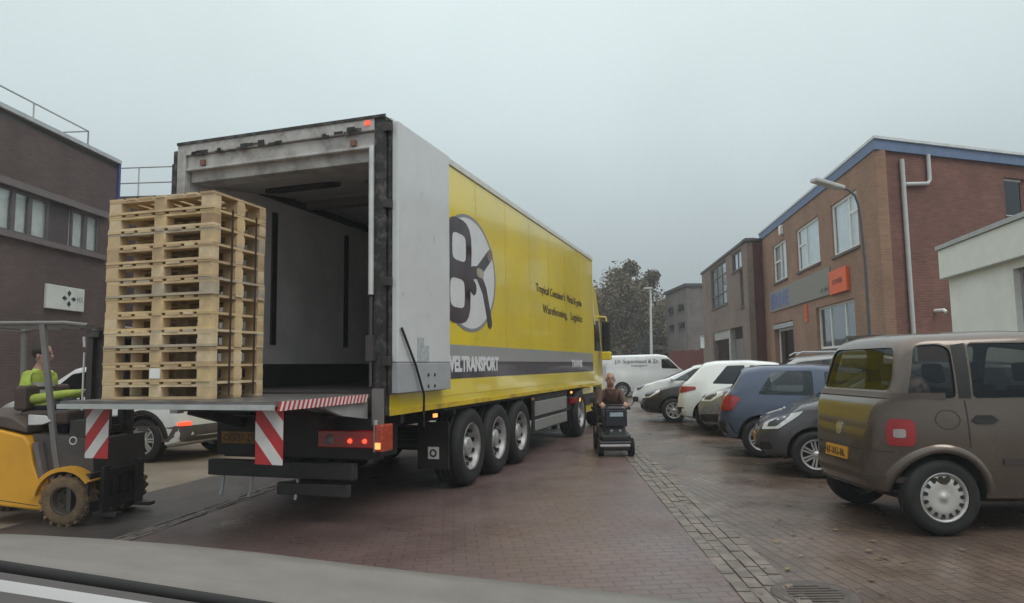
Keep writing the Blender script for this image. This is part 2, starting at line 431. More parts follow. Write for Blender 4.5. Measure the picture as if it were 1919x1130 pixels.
def window(base, M, x0, x1, z0, z1, cols=(), rows=(), fw=0.07, fm=None, back=None, depth=0.10, sill=True, glass_m=None, label=None, bd=.04):
    """frame mesh named window with a pane (and curtain) below it; cols / rows are fractions of width / height"""
    ML = Matrix.Translation(-Vector(base.location)) @ M
    y0, y1 = -depth - 0.05, -depth
    b = MB()
    b.box(x0, x1, y0, y1, z0, z0 + fw); b.box(x0, x1, y0, y1, z1 - fw, z1)
    b.box(x0, x0 + fw, y0, y1, z0 + fw, z1 - fw); b.box(x1 - fw, x1, y0, y1, z0 + fw, z1 - fw)
    for c in cols:
        x = x0 + (x1 - x0) * c; b.box(x - fw * .45, x + fw * .45, y0, y1 - .004, z0 + fw, z1 - fw)
    for c in rows:
        f, a, d = c if isinstance(c, tuple) else (c, 0, 1)
        z = z0 + (z1 - z0) * f; xa = x0 + (x1 - x0) * a + fw * .45; xb = x0 + (x1 - x0) * d - fw * .45
        b.box(xa, xb, y0 + .004, y1 - .008, z - fw * .4, z + fw * .4)
    w = b.build('window', fm or WHITEP, base, mx=ML)
    if label: w['label'] = label
    p = MB().box(x0 + .01, x1 - .01, y0 + .015, y0 + .025, z0 + .01, z1 - .01).build('pane', glass_m or WINGLASS, w)
    if back:
        MB().box(x0 - .05, x1 + .05, y0 - bd - .02, y0 - bd, z0 - .05, z1 + .05).build('room_backing', back, w)
    if sill:
        MB().box(x0 - .05, x1 + .05, -depth, 0.05, z0 - .07, z0 - .002).build('sill', mat('stone sill', (.12, .10, .095), .7), w)
    return w
CURT = mat('pale curtain', (0.80, 0.82, 0.82), 0.9, var=0.12, scale=3)
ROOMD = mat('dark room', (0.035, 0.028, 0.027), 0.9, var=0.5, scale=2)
BR_FRONT = brick('ochre facade brick', (0.350, 0.190, 0.120), (0.280, 0.150, 0.098), (0.27, 0.20, 0.15), rough=0.9, var=0.18)
BR_SIDE = brick('red side brick', (0.215, 0.088, 0.066), (0.165, 0.064, 0.050), (0.155, 0.098, 0.080), rough=0.9, var=0.25)
BR_LEFT = brick('dark purple brick', (0.108, 0.071, 0.068), (0.082, 0.055, 0.054), (0.092, 0.068, 0.066), rough=0.9, var=0.2)
BR_MID = brick('grey brown brick', (0.245, 0.180, 0.145), (0.205, 0.150, 0.122), (0.21, 0.165, 0.138), rough=0.9, var=0.2)
BR_DARKRED = brick('dark red brick', (0.145, 0.05, 0.042), (0.115, 0.04, 0.035), (0.10, 0.055, 0.048), rough=0.9, var=0.2)
BR_GREY = brick('grey far brick', (0.190, 0.165, 0.155), (0.155, 0.135, 0.128), (0.17, 0.15, 0.14), rough=0.9, var=0.25)
BLUEF = mat('blue grey fascia', (.125, .180, .300), 0.6, var=0.15)
ROOFM = mat('flat roof felt', (0.10, 0.10, 0.10), 0.9, var=0.2)

# --- right two-storey building
PA = AT(1637, 258, 16.6); HB = PA.z
def on_height(u, v, z): return G(u, v, z)
PB = on_height(1425, 437, HB); PC = on_height(1925, 293, HB)
rb = thing('brick_office', 'two storey office with ochre brick front, red brick side and blue roof edge', 'building', (PA.x, PA.y, 0))
MF, LF = wall_frame(PA, PB)
MS, LS = wall_frame(PC, PA)
def rect(u0, v0, u1, v1, M):
    a = wp(u0, v0, M); c = wp(u1, v1, M)
    return min(a[0], c[0]), max(a[0], c[0]), min(a[1], c[1]), max(a[1], c[1])
w1 = rect(1556, 384, 1611, 462, MF); w1 = (w1[0], w1[1], wp(1560, 483, MF)[1], wp(1560, 384, MF)[1])
w2 = (wp(1533, 410, MF)[0], wp(1490, 410, MF)[0], w1[2] + .05, w1[3])
w3 = (wp(1472, 450, MF)[0], wp(1447, 450, MF)[0], w1[2] + .05, w1[3])
lw = (wp(1603, 600, MF)[0], wp(1530, 600, MF)[0], wp(1530, 655, MF)[1], wp(1530, 577, MF)[1])
dr = (wp(1488, 640, MF)[0], wp(1452, 640, MF)[0], 0.0, wp(1470, 603, MF)[1])
wall('wall', MF, rb, LF, HB - 0.31, [w1, w2, w3, lw, dr], BR_FRONT)
sw = (0.0, wp(1886, 400, MS)[0], wp(1890, 405, MS)[1], wp(1890, 333, MS)[1])
MS2 = MS
wall('wall', MS, rb, LS - 0.26, HB - 0.31, [sw], BR_SIDE)
window(rb, MS, sw[0], sw[1], sw[2], sw[3], (), (), .06, mat('white lintel', (.7, .7, .68), .6), ROOMD, glass_m=DARKGLASS)
# corner return of the ochre brick
window(rb, MF, *w1, (0.36,), ((0.66, 0, 0.36),), .075, WHITEP, CURT, depth=.05)
window(rb, MF, *w2, (0.6,), ((0.6, 0.6, 1),), .075, WHITEP, CURT, depth=.05)
window(rb, MF, *w3, (0.5,), ((0.55, 0.5, 1),), .075, WHITEP, CURT, depth=.05)
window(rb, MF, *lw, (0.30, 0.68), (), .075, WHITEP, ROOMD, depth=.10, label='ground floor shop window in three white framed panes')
ML = Matrix.Translation(-Vector(rb.location)) @ MF
d = MB(); x0, x1, z1 = dr[0], dr[1], dr[3]
d.box(x0 + .05, x1 - .05, -.22, -.17, .02, .9)
d.box(x0 + .05, x0 + .17, -.22, -.17, .9, z1 - .3); d.box(x1 - .17, x1 - .05, -.22, -.17, .9, z1 - .3)
d.box(x0 + .05, x1 - .05, -.22, -.17, z1 - .3, z1 - .2)
dd = d.build('door', WHITEP, rb, mx=ML)
MB().box(x0 + .15, x1 - .15, -.205, -.195, .9, z1 - .3).build('pane', DARKGLASS, dd)
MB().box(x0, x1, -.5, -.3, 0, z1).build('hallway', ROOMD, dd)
MB().box(x0 - .02, x1 + .02, -.16, .02, z1 - .22, z1 - .04).build('door_awning', GALV, rb, mx=ML, bevel=.01)
# roof slab with blue fascia
def roofslab(base, pts, z0, z1, fascia, name='roof', over=.0):
    b = MB(); n = len(pts)
    c = sum((Vector(p[:2]) for p in pts), Vector((0, 0))) / n
    P = [Vector(p[:2]) + (Vector(p[:2]) - c).normalized() * over - Vector(base.location)[:2] if False else Vector(p[:2]) + (Vector(p[:2]) - c).normalized() * over - Vector((base.location.x, base.location.y)) for p in pts]
    b.prism([(p.x, p.y) for p in P], z0, z1, 'z')
    return b.build(name, fascia, base)
back = Vector((PB.x, PB.y, 0)) + (Vector((PC.x, PC.y, 0)) - Vector((PA.x, PA.y, 0)))
roofslab(rb, [PA, PB, back, PC], HB - .31, HB - .05, BLUEF, 'roof_fascia', .10)
roofslab(rb, [PA, PB, back, PC], HB - .049, HB + .02, mat('white roof trim', (.62, .65, .66), .5), 'roof_trim', .16)
# floors/back walls so the block is closed
MBk, LBk = wall_frame(back, PC); wall('wall', MBk, rb, LBk, HB - .31, [], BR_SIDE)
MBn, LBn = wall_frame(PB, back); wall('wall', MBn, rb, LBn, HB - .31, [], BR_SIDE)
# downpipe and overflow elbow on the side wall
def pipe(base, M, pts, r, m, name='downpipe', y=0.07):
    MLo = Matrix.Translation(-Vector(base.location)) @ M
    b = MB(); b.tube([(x, y, z) for x, z in pts], r, 10)
    return b.build(name, m, base, mx=MLo)
PIPE = mat('pale grey pipe', (.50, .51, .50), .5, var=.06)
xd = wp(1692, 400, MS)[0]
pipe(rb, MS, [(xd, HB - .5), (xd, 0.1)], .055, PIPE)
xe = wp(1735, 300, MS)[0]
pipe(rb, MS, [(xe, HB - .3), (xe, HB - .95), (xe + .08, HB - 1.05), (xd - .05, HB - 1.12)], .05, PIPE, 'overflow_pipe')
# sign band
MSg = MF
xs0 = wp(1592, 520, MF)[0]; xs1 = wp(1445, 570, MF)[0]
zs0 = wp(1592, 541, MF)[1]; zs1 = zs0 + 0.82
xo = wp(1558, 520, MF)[0]
sg = thing('shop_sign', 'long grey shop sign band with blue letters at its far end', 'sign', MF @ Vector((xo + .02, 0, zs0)))
Mg = Matrix.Translation(-Vector(sg.location)) @ MF
MB().box(xo + .02, xs1, .003, .05, zs0, zs1).build('board', mat('grey sign board', (.235, .225, .195), .6, var=.08), sg, mx=Mg, bevel=.006)
def on_wall(M, base, x, z, y):   # text frame reading correctly from the street on a wall whose x runs to the reader's left
    Mo = Matrix.Translation(-Vector(base.location)) @ M
    return Mo @ frame((x, y, z), (-1, 0, 0), (0, 0, 1))
BLUEL = mat('blue sign lettering', (.115, .145, .33), .5)
xl0 = wp(1448, 570, MF)[0]; xl1 = wp(1481, 570, MF)[0]
text_mesh('lettering', 'ERIVE', BLUEL, sg, on_wall(MF, sg, xl0, zs0 + .10, .052), .6, xl0 - xl1, .58, .004, .03)
text_mesh('lettering', 'at the', INK, sg, on_wall(MF, sg, xo + .9, zs0 + .12, .052), .2, .75, .16, .002)
so = thing('orange_sign', 'bright orange square sign with small dark lettering above the shop window', 'sign', MF @ Vector((xs0, 0, zs0)))
Mo_ = Matrix.Translation(-Vector(so.location)) @ MF
ORG = mat('orange sign', (.78, .115, .018), .45, var=.05)
MB().box(xs0, xo - .03, .003, .09, zs0 - .04, wp(1592, 497, MF)[1]).build('board', ORG, so, mx=Mo_, bevel=.006)
MB().box(xo - .028, xo + .015, .003, .085, zs0 - .02, zs0 + .45).build('end_strip', mat('dark red strip', (.13, .02, .015), .6), so, mx=Mo_)
text_mesh('lettering', 'DOMEIN', INK, so, on_wall(MF, so, xo - .35, zs0 + .22, .092), .2, (xo - xs0) * .55, .15, .002)
sm_ = thing('small_orange_sign', 'narrow upright orange sign between the door and the shop window', 'sign', MF @ Vector((wp(1512, 590, MF)[0], 0, 2.4)))
xq = wp(1512, 585, MF); MB().box(xq[0] - .14, xq[0] + .14, .003, .03, wp(1512, 603, MF)[1], wp(1512, 571, MF)[1]).build('board', ORG, sm_, mx=Matrix.Translation(-Vector(sm_.location)) @ MF)
text_mesh('lettering', 'I', mat('dark orange ink', (.3, .03, .01), .5), sm_, on_wall(MF, sm_, xq[0] + .02, wp(1512, 598, MF)[1], .032), .5, .08, .45, .002)
# alarm box under the roof
xa = wp(1466, 425, MF); al = thing('alarm_box', 'small white alarm box high on the ochre brick facade', 'alarm box', MF @ Vector((xa[0], 0, xa[1] - .15)))
MB().box(-.13, .13, .0, .12, -.15, .2).build('housing', WHITEP, al, bevel=.02).rotation_euler = (0, 0, math.atan2(MF.col[0][1], MF.col[0][0]))
# low dark wall before the shop window
lwp = G(1660, 668, 0.0); a = AT(1588, 640, 16.0); bq = AT(1662, 628, 15.4)
ww = MB(); ww.prism([(a.x, a.y), (bq.x, bq.y), (bq.x + .3, bq.y + .25), (a.x + .3, a.y + .25)], 0, 2.0, 'z')
ww.prism([(a.x - .04, a.y - .04), (bq.x, bq.y - .05), (bq.x + .34, bq.y + .28), (a.x + .34, a.y + .3)], 2.0, 2.08, 'z')
tag(ww.build('low_wall', mat('dark grey render', (.10, .085, .08), .8, var=.2)), 'dark grey rendered low wall in front of the ochre office', 'wall')
# --- street lamp with curved arm in front of the facade
pb = AT(1628, 640, 15.6); top = AT(1606, 372, 15.6)
lp = thing('street_lamp', 'dark street lamp with curved arm in front of the ochre office', 'street lamp', (pb.x, pb.y, 0))
o3 = Vector((pb.x, pb.y, 0))
pts = [(0, 0, 0)] + [tuple(AT(u, v, 15.6) - o3) for u, v in ((1628, 600), (1622, 500), (1614, 420), (1609, 385), (1602, 366), (1590, 356), (1575, 351))]
MB().tube(pts, [.05, .036, .032, .028, .027, .026, .026, .026], 10).build('pole', mat('dark lamp post', (.075, .072, .075), .5), lp)
h0, h1 = AT(1578, 353, 15.6) - o3, AT(1524, 337, 15.3) - o3
hb = MB(); hb.bar(h0, h1, .22, .10)
hb.build('lamp_head', mat('pale lamp housing', (.48, .48, .46), .5), lp, bevel=.03)
# --- white flat-roofed annex at the right edge
q0 = AT(1757, 470, 11.5)
an_top = q0.z
e0 = G(1757, 470, an_top); e1 = G(1925, 405, an_top)
MA, LA = wall_frame(e1, e0)
an = thing('white_annex', 'white flat roofed shop annex with deep fascia beside the red brick wall', 'building', (e0.x, e0.y, 0))
zf = wp(1760, 524, MA)[1]
wx = wp(1886, 545, MA)[0]
RENDER = mat('off white render', (.76, .77, .74), .7, var=.07, scale=1.5, dirt=(.55, .55, .52), dirtamt=.5)
wz0, wz1 = wp(1890, 640, MA)[1], wp(1890, 503, MA)[1]
MA2 = MA @ Matrix.Translation((0, -.10, 0))
wall('wall', MA2, an, LA - .1, zf + .05, [(0.0, wx, wz0, wz1)], RENDER)
window(an, MA2, 0.0, wx, wz0, wz1, (.35,), (), .07, mat('mauve frame', (.30, .27, .28), .6), ROOMD, depth=.08)
# merchandise behind the glass
gd = MB(); MLA = Matrix.Translation(-Vector(an.location)) @ MA2
gd.box(.1, wx - .15, -.42, -.36, wz0 + .1, wz0 + (wz1 - wz0) * .45, 0); gd.box(.1, wx - .2, -.42, -.36, wz0 + (wz1 - wz0) * .47, wz1 - .1, 1)
gd.build('window_display', [mat('yellow display', (.50, .33, .03), .6, var=.5, scale=5), mat('red display', (.20, .03, .03), .6, var=.5, scale=5)], an, mx=MLA)
fb = MB(); fb.box(-.3, LA, -.5, 0, zf, an_top)
fb.build('fascia', mat('pale fascia', (.74, .76, .71), .65, var=.05), an, mx=Matrix.Translation(-Vector(an.location)) @ MA, bevel=.01)
tb = MB(); tb.box(-.3, LA + .03, -.5, .03, an_top + .003, an_top + .07)
tb.build('roof_trim', GALV, an, mx=Matrix.Translation(-Vector(an.location)) @ MA)
xw = Vector((math.cos(R(10)), math.sin(R(10)), 0))
eA = Vector((e0.x, e0.y, 0)) + MA.col[1].to_3d() * -.35; eB = eA + xw * 3
b2 = MB(); dn = MA.col[1].to_3d()
vv = [Vector((0, 0, 0)) - dn * .36 + MA.col[0].to_3d() * -.1, Vector((0, 0, 0)) - dn * 4 + MA.col[0].to_3d() * -.1]
b2.prism([(vv[0].x, vv[0].y), (vv[1].x, vv[1].y), (vv[1].x + .2, vv[1].y), (vv[0].x + .2, vv[0].y)], 0, an_top, 'z')
b2.build('wall', RENDER, an)
rf = MB(); p1 = -dn * .1; p2 = -dn * 4; dx = -MA.col[0].to_3d() * (LA + .3)
rf.prism([(p1.x, p1.y), (p2.x, p2.y), (p2.x + dx.x, p2.y + dx.y), (p1.x + dx.x, p1.y + dx.y)], an_top - .05, an_top - .01, 'z')
rf.build('roof', ROOFM, an)
v = MB(); x, z = wp(1752, 583, MS)
v.tube([(x, .0, z), (x, .25, z), (x, .30, z - .05)], .05, 8)
vt = v.build('vent_pipe', WHITEP, None, mx=MS); tag(vt, 'short white vent pipe sticking out of the red brick wall', 'vent pipe')

# --- middle grey-brown building
PM = AT(1398, 452, 28.8); HM = PM.z
PN = G(1315, 515, HM); PQ = (PM.x + 5.5, PM.y + .6)
mbd = thing('workshop_building', 'grey brown brick workshop with tall windows and a garage opening beside the ochre office', 'building', (PM.x, PM.y, 0))
MM, LM = wall_frame(PM, PN); MQ, LQ = wall_frame(PQ, (PM.x, PM.y))
a1 = (wp(1361, 520, MM)[0], wp(1332, 520, MM)[0], wp(1335, 580, MM)[1], HM - .12)
a2 = (wp(1390, 500, MM)[0], wp(1372, 500, MM)[0], wp(1375, 510, MM)[1], HM - .12)
a3 = (wp(1393, 540, MM)[0], wp(1387, 540, MM)[0], wp(1390, 575, MM)[1], a2[2] - .05)
gar = (wp(1396, 650, MM)[0] + .3, wp(1338, 650, MM)[0], 0, wp(1345, 622, MM)[1])
wall('wall', MM, mbd, LM, HM, [a1, a2, a3, gar], BR_MID)
wall('wall', MQ, mbd, LQ - .26, HM, [], BR_DARKRED)
GREYF = mat('grey steel frame', (.10, .10, .105), .5)
window(mbd, MM, *a1, (.33, .66), (.3, .72), .08, GREYF, CURT, depth=.06)
window(mbd, MM, *a2, (.5,), (), .08, GREYF, CURT, depth=.06)
window(mbd, MM, *a3, (), (.5,), .06, GREYF, CURT, depth=.06)
MLm = Matrix.Translation(-Vector(mbd.location)) @ MM
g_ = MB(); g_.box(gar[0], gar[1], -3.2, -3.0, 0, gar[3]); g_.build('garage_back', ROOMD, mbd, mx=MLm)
g_ = MB(); gm = gar[0] + (gar[1] - gar[0]) * .42
g_.box(gar[0], gm - .2, -.30, -.24, 0, gar[3] - .5); g_.build('garage_door', mat('grey roller door', (.17, .155, .15), .6), mbd, mx=MLm)
g_ = MB(); g_.box(gm - .18, gm + .18, -.26, -.02, 0, gar[3]); g_.build('pillar', mat('pale concrete', (.40, .38, .35), .7), mbd, mx=MLm)
g_ = MB(); g_.box(gm + .18, gar[1], -.2, -.05, gar[3] - .42, gar[3]); g_.build('lintel', mat('pale concrete', (.40, .38, .35), .7), mbd, mx=MLm)
g_ = MB(); g_.box(-.1, LM + .1, -.35, .06, HM + .002, HM + .12); g_.build('roof_trim', mat('dark coping', (.07, .07, .075), .6), mbd, mx=MLm)
g_ = MB(); g_.box(-.1, LQ + .03, -.35, .06, HM + .002, HM + .12); g_.build('roof_trim', mat('dark coping', (.07, .07, .075), .6), mbd, mx=Matrix.Translation(-Vector(mbd.location)) @ MQ)
bx = MB(); bx.prism([(0.3, .3), (PN.x - PM.x + .3, PN.y - PM.y), (PN.x - PM.x + 6, PN.y - PM.y), (5.5, .9)], HM - .3, HM - .02, 'z'); bx.build('roof', ROOFM, mbd)
Mx2, Lx2 = wall_frame(PN, (PN.x + 5.5, PN.y)); wall('wall', Mx2, mbd, Lx2, HM, [], BR_MID)
# --- far grey building
PF = AT(1286, 537, 50.0); HF = PF.z; PE = G(1247, 553, HF); PH = (PF.x + 6, PF.y + .4)
fb_ = thing('grey_flats', 'distant grey brick flats with small dark windows at the street end', 'building', (PF.x, PF.y, 0))
MFf, LFf = wall_frame(PF, PE); MFg, LFg = wall_frame(PH, (PF.x, PF.y))
zz = [(wp(1275, 585, MFf)[1], wp(1275, 570, MFf)[1]), (wp(1275, 618, MFf)[1], wp(1275, 604, MFf)[1])]
ops = []
for za, zb in zz:
    ops += [(LFf * .12, LFf * .42, za, zb), (LFf * .62, LFf * .9, za, zb)]
wall('wall', MFf, fb_, LFf, HF, ops, BR_GREY)
for o_ in ops: window(fb_, MFf, *o_, (.5,), (), .08, GREYF, ROOMD, depth=.06, glass_m=DARKGLASS)
go = [(LFg - 2.2, LFg - .9, wp(1300, 655, MFg)[1] + .1, wp(1300, 628, MFg)[1])]
wall('wall', MFg, fb_, LFg - .26, HF, go, BR_GREY)
for o_ in go: window(fb_, MFg, *o_, (.5,), (), .08, WHITEP, CURT, depth=.06)
rr_ = MB(); rr_.prism([(-.15, -.15), (PE.x - PF.x - .15, PE.y - PF.y), (PE.x - PF.x + 6, PE.y - PF.y), (6, .3)], HF, HF + .22, 'z'); rr_.build('roof', mat('dark coping', (.07, .07, .075), .6), fb_)
Me, Le = wall_frame(PE, (PE.x + 6, PE.y)); wall('wall', Me, fb_, Le, HF, [], BR_GREY)
# red shed / fence beneath
sh = AT(1256, 650, 46.0); sh2 = AT(1318, 655, 43.5)
Ms, Ls = wall_frame((sh2.x, sh2.y), (sh.x, sh.y))
shd = thing('red_fence', 'dark red boarded fence at the street end between the white van and the workshop', 'fence', (sh2.x, sh2.y, 0))
f_ = MB(); k = 0.0; rng = random.Random(2)
while k < Ls:
    f_.box(k, k + .17, -.02, .02, .05, 2.35 + rng.uniform(-.03, .03)); k += .185
f_.build('boards', mat('dark red boards', (.16, .045, .035), .8, var=.4), shd, mx=Matrix.Translation(-Vector(shd.location)) @ Ms)
f_ = MB(); f_.box(0, Ls, -.08, -.021, .5, .6); f_.box(0, Ls, -.08, -.021, 1.8, 1.9); f_.build('rail', mat('dark red boards', (.16, .045, .035), .8), shd, mx=Matrix.Translation(-Vector(shd.location)) @ Ms)
gh = AT(1238, 640, 62); g2 = thing('grey_shed', 'low grey roofed shed behind the pale lamp post', 'shed', (gh.x, gh.y, 0))
MB().box(-2.2, 2.2, 0, 4, 0, 3.1).build('wall', mat('grey shed wall', (.25, .25, .25), .8), g2)
MB().prism([(-2.5, 3.1), (2.5, 3.1), (1.8, 4.6), (-1.8, 4.6)], -.3, 4.3, 'y').build('roof', mat('blue grey slate', (.20, .21, .225), .7), g2)

# --- left building
LA_ = AT(222, 308, 18.0); HL = LA_.z; LB_ = G(-30, 188, HL)
lb = thing('purple_brick_warehouse', 'dark purple brick building with a window band and roof railing behind the forklift', 'building', (LA_.x, LA_.y, 0))
d_ = (Vector((LB_.x, LB_.y, 0)) - Vector((LA_.x, LA_.y, 0))).normalized()
LB2 = Vector((LA_.x, LA_.y, 0)) + d_ * 11
ML_, LL_ = wall_frame(LB2, (LA_.x, LA_.y))
# x runs away from the camera, outward normal must face +X: flip
ML_, LL_ = wall_frame((LA_.x, LA_.y), (LB2.x, LB2.y))
zt_, zb_ = wp(100, 378, ML_)[1], wp(100, 455, ML_)[1]
xr = wp(187, 430, ML_)[0]
wall('wall', ML_, lb, LL_, HL, [(xr, LL_ - .3, zb_, zt_)], BR_LEFT)
# band of panes
edges = [187, 162, 135, 92, 57, 25, -12, -50]
MLl = Matrix.Translation(-Vector(lb.location)) @ ML_
PANEL = mat('dark infill panel', (.075, .06, .065), .6)
LFR = mat('mauve grey frame', (.11, .095, .10), .6)
PBLIND = mat('pale blind', (.78, .79, .78), .9, var=.1)
ex = [wp(u, 430, ML_)[0] for u in edges]
for i in range(len(ex) - 1):
    if i == 2:
        MB().box(ex[i] + .02, ex[i + 1] - .02, -.14, -.08, zb_, zt_).build('infill_panel', PANEL, lb, mx=MLl)
    else:
        window(lb, ML_, ex[i], ex[i + 1], zb_, zt_, (), (), .055, LFR, PBLIND, depth=.02, sill=False)
if ex[-1] < LL_ - .3: MB().box(ex[-1], LL_ - .3, -.14, -.08, zb_, zt_).build('infill_panel', PANEL, lb, mx=MLl)
MB().box(xr - .2, LL_, .003, .10, zt_ + .01, zt_ + .16).build('lintel', mat('mauve band', (.15, .125, .13), .7), lb, mx=MLl)
MB().box(xr - .2, LL_, .003, .10, zb_ - .13, zb_ - .01).build('sill', mat('mauve band', (.15, .125, .13), .7), lb, mx=MLl)
MB().box(-.02, LL_, -.4, .08, HL + .003, HL + .10).build('roof_trim', mat('pale coping', (.42, .44, .45), .6), lb, mx=MLl)
MB().box(-.03, .05, -.3, .06, HL - 1.0, HL - .002).build('corner_flashing', mat('navy flashing', (.05, .06, .19), .5), lb, mx=MLl)
back_l = Vector((LA_.x - 8, LA_.y + .5, 0)); Mb_, Lb_ = wall_frame(back_l, (LA_.x, LA_.y)); 
Mb_, Lb_ = wall_frame((LA_.x - 8, LA_.y + .5), (LA_.x, LA_.y)); wall('wall', Mb_ @ Matrix.Translation((0, 0, 0)), lb, Lb_ - .26, HL, [], BR_LEFT)
rf = MB(); rf.prism([(0, 0), (LB2.x - LA_.x, LB2.y - LA_.y), (LB2.x - LA_.x - 8, LB2.y - LA_.y), (-8, .4)], HL - .15, HL - .05, 'z'); rf.build('roof', ROOFM, lb)
# signboard on the wall
sgl = thing('warehouse_sign', 'white sign with a dark diamond emblem on the purple brick wall', 'sign', ML_ @ Vector((wp(154, 560, ML_)[0], 0, 3)))
Msl = Matrix.Translation(-Vector(sgl.location)) @ ML_
sx0, sx1 = wp(153, 560, ML_)[0], wp(82, 555, ML_)[0]; sz0, sz1 = wp(82, 577, ML_)[1], wp(82, 531, ML_)[1]
MB().box(sx0, sx1, .003, .07, sz0, sz1).build('board', mat('white sign', (.60, .62, .60), .5, var=.08), sgl, mx=Msl, bevel=.01)
em = MB(); cx = wp(124, 560, ML_)[0]; cz = (sz0 + sz1) / 2; hh = (sz1 - sz0) * .36
for a in range(4):
    t = a * math.pi / 2; c_, s_ = math.cos(t), math.sin(t)
    P = lambda q, r: (cx + (c_ * q - s_ * r) * 1.25, cz + (s_ * q + c_ * r))
    em.prism([P(hh * .25, 0), P(hh * .65, hh * .28), P(hh, 0), P(hh * .65, -hh * .28)], .071, .076, 'y')
em.build('emblem', mat('teal black ink', (.03, .05, .055), .5), sgl, mx=Msl)
text_mesh('lettering', 'MX', mat('grey ink', (.25, .27, .27), .5), sgl, on_wall(ML_, sgl, cx - hh * 1.45, cz - hh * .35, .072), .4, (cx - hh * 1.45 - sx0) * .8, hh * .7, .002)
def railing(name, label, pts, hgt, step, r=.025, m=None, rails=(1.0,), group=None):
    t = thing(name, label, 'railing', pts[0], 0, group)
    o0 = Vector(pts[0]); m = m or GALV
    for a, c in zip(pts[:-1], pts[1:]):
        a = Vector(a) - o0; c = Vector(c) - o0
        for f in rails: MB().tube([a + Vector((0, 0, hgt * f)), c + Vector((0, 0, hgt * f))], r, 8).build('rail', m, t)
        n = max(1, round((c - a).length / step))
        for k in range(n + 1):
            p = a + (c - a) * k / n
            MB().tube([p, p + Vector((0, 0, hgt))], r * .9, 8).build('post', m, t)
    return t
# roof railing set just inside the edge
inn = ML_.col[1].to_3d() * -.15
def on_edge(u): 
    x = wp(u, 260, ML_)[0]; return ML_ @ Vector((x, -.15, HL))
r0, r1 = on_edge(176), on_edge(-60)
railing('roof_railing', 'pale roof railing along the edge of the purple brick building', [r0 + Vector((-1.6, .1, 0)), r0, r1], .55, 1.9, .02)
# --- lower linking building behind the trailer
q0_ = AT(215, 366, 19.5); HK = q0_.z
lk_ = thing('link_building', 'low flat roofed brick block between the purple building and the lorry', 'building', (q0_.x, q0_.y, 0))
Mk, Lk = wall_frame((q0_.x - .5, q0_.y), (q0_.x + 9, q0_.y + 1.2))
Mk = Mk @ Matrix.Rotation(math.pi, 4, 'Z') if Mk.col[1][1] > 0 else Mk
Mk, Lk = wall_frame((q0_.x + 9, q0_.y - .4), (q0_.x - 1.2, q0_.y + .3))
wall('wall', Mk, lk_, Lk, HK - .12, [(Lk - 6.2, Lk - 3.2, 0, 2.6)], BR_LEFT)
MLk = Matrix.Translation(-Vector(lk_.location)) @ Mk
MB().box(-.1, Lk + .1, -.35, .07, HK - .118, HK).build('roof_trim', mat('dark coping', (.07, .07, .075), .6), lk_, mx=MLk)
MB().box(Lk - 6.2, Lk - 3.2, -.2, -.14, 0, 2.6).build('door', mat('maroon door', (.06, .03, .03), .6), lk_, mx=MLk)
MB().box(0, Lk, -5, -.26, HK - .3, HK - .16).build('roof', ROOFM, lk_, mx=MLk)
ra = Mk @ Vector((Lk - .2, -.2, HK)); rb_ = Mk @ Vector((Lk - 6.0, -.2, HK))
railing('roof_railing', 'two bar pale railing on the low roof between warehouse and lorry', [ra, rb_], 0.92, 1.55, .022, None, (1.0, .5))

# ------------------------------------------------------------------ lorry
AZ = 0.32
AX = Vector((math.sin(AZ), math.cos(AZ), 0)); RX = Vector((math.cos(AZ), -math.sin(AZ), 0))
RR = Vector((-1.24, 6.80, 0)); TW = 2.60; TL = 10.0; HWID = TW / 2
lo = RR - RX * HWID
lorry = thing('articulated_lorry', 'long yellow articulated lorry with its rear doors open and tail lift lowered level', 'lorry', lo, -AZ)
LOM = Matrix.Translation(lo) @ Matrix.Rotation(-AZ, 4, 'Z')
LOI = LOM.inverted()
ZB, ZT, ZF = 1.06, 4.02, 1.27     # body bottom, top, load floor
YEL = mat('yellow lorry paint', (0.82, 0.62, 0.010), 0.22, var=0.05, scale=0.7, coat=0.9, spec=0.5, dirt=(0.58, 0.46, 0.08), dirtamt=0.6)
LINER = mat('grey interior lining', (0.80, 0.77, 0.75), 0.6, var=0.10, scale=1.5, dirt=(0.50, 0.45, 0.43), dirtamt=0.5)
FRAMEG = mat('dirty pale frame', (0.46, 0.44, 0.425), 0.5, var=0.2, scale=5, dirt=(0.16, 0.13, 0.12), dirtamt=0.8)
SEAL = mat('black door seal', (0.02, 0.018, 0.018), 0.6, var=0.4, scale=20, dirt=(0.20, 0.18, 0.17), dirtamt=0.6)
GREYB = mat('grey livery band', (0.30, 0.30, 0.29), 0.35, var=0.06, coat=0.3)
PURPB = mat('dark purple livery', (0.050, 0.041, 0.052), 0.35, var=0.5, scale=3, coat=0.3)
WHITL = mat('white livery film', (0.66, 0.66, 0.67), 0.35, var=0.04, coat=0.3)
DOORG = mat('pale grey door skin', (0.58, 0.59, 0.59), 0.32, var=0.04, coat=0.4)
w = MB(); w.box(HWID - .07, HWID, .06, TL, ZB, ZT - .05); w.build('side_wall', [YEL], lorry)
w = MB(); w.box(HWID - .085, HWID - .071, .08, TL - .1, ZF, ZT - .14); w.build('lining', LINER, lorry)
w = MB(); w.box(-HWID, -HWID + .07, .06, TL, ZB, ZT - .05); w.build('side_wall', [YEL], lorry)
w = MB(); w.box(-HWID + .071, -HWID + .085, .08, TL - .1, ZF, ZT - .14); w.build('lining', LINER, lorry)
w = MB(); w.box(-HWID, HWID, .06, TL, ZT - .049, ZT); w.box(-HWID + .09, HWID - .09, .3, TL - .1, ZT - .15, ZT - .10)
w.build('roof', mat('white roof sheet', (.55, .55, .54), .5), lorry)
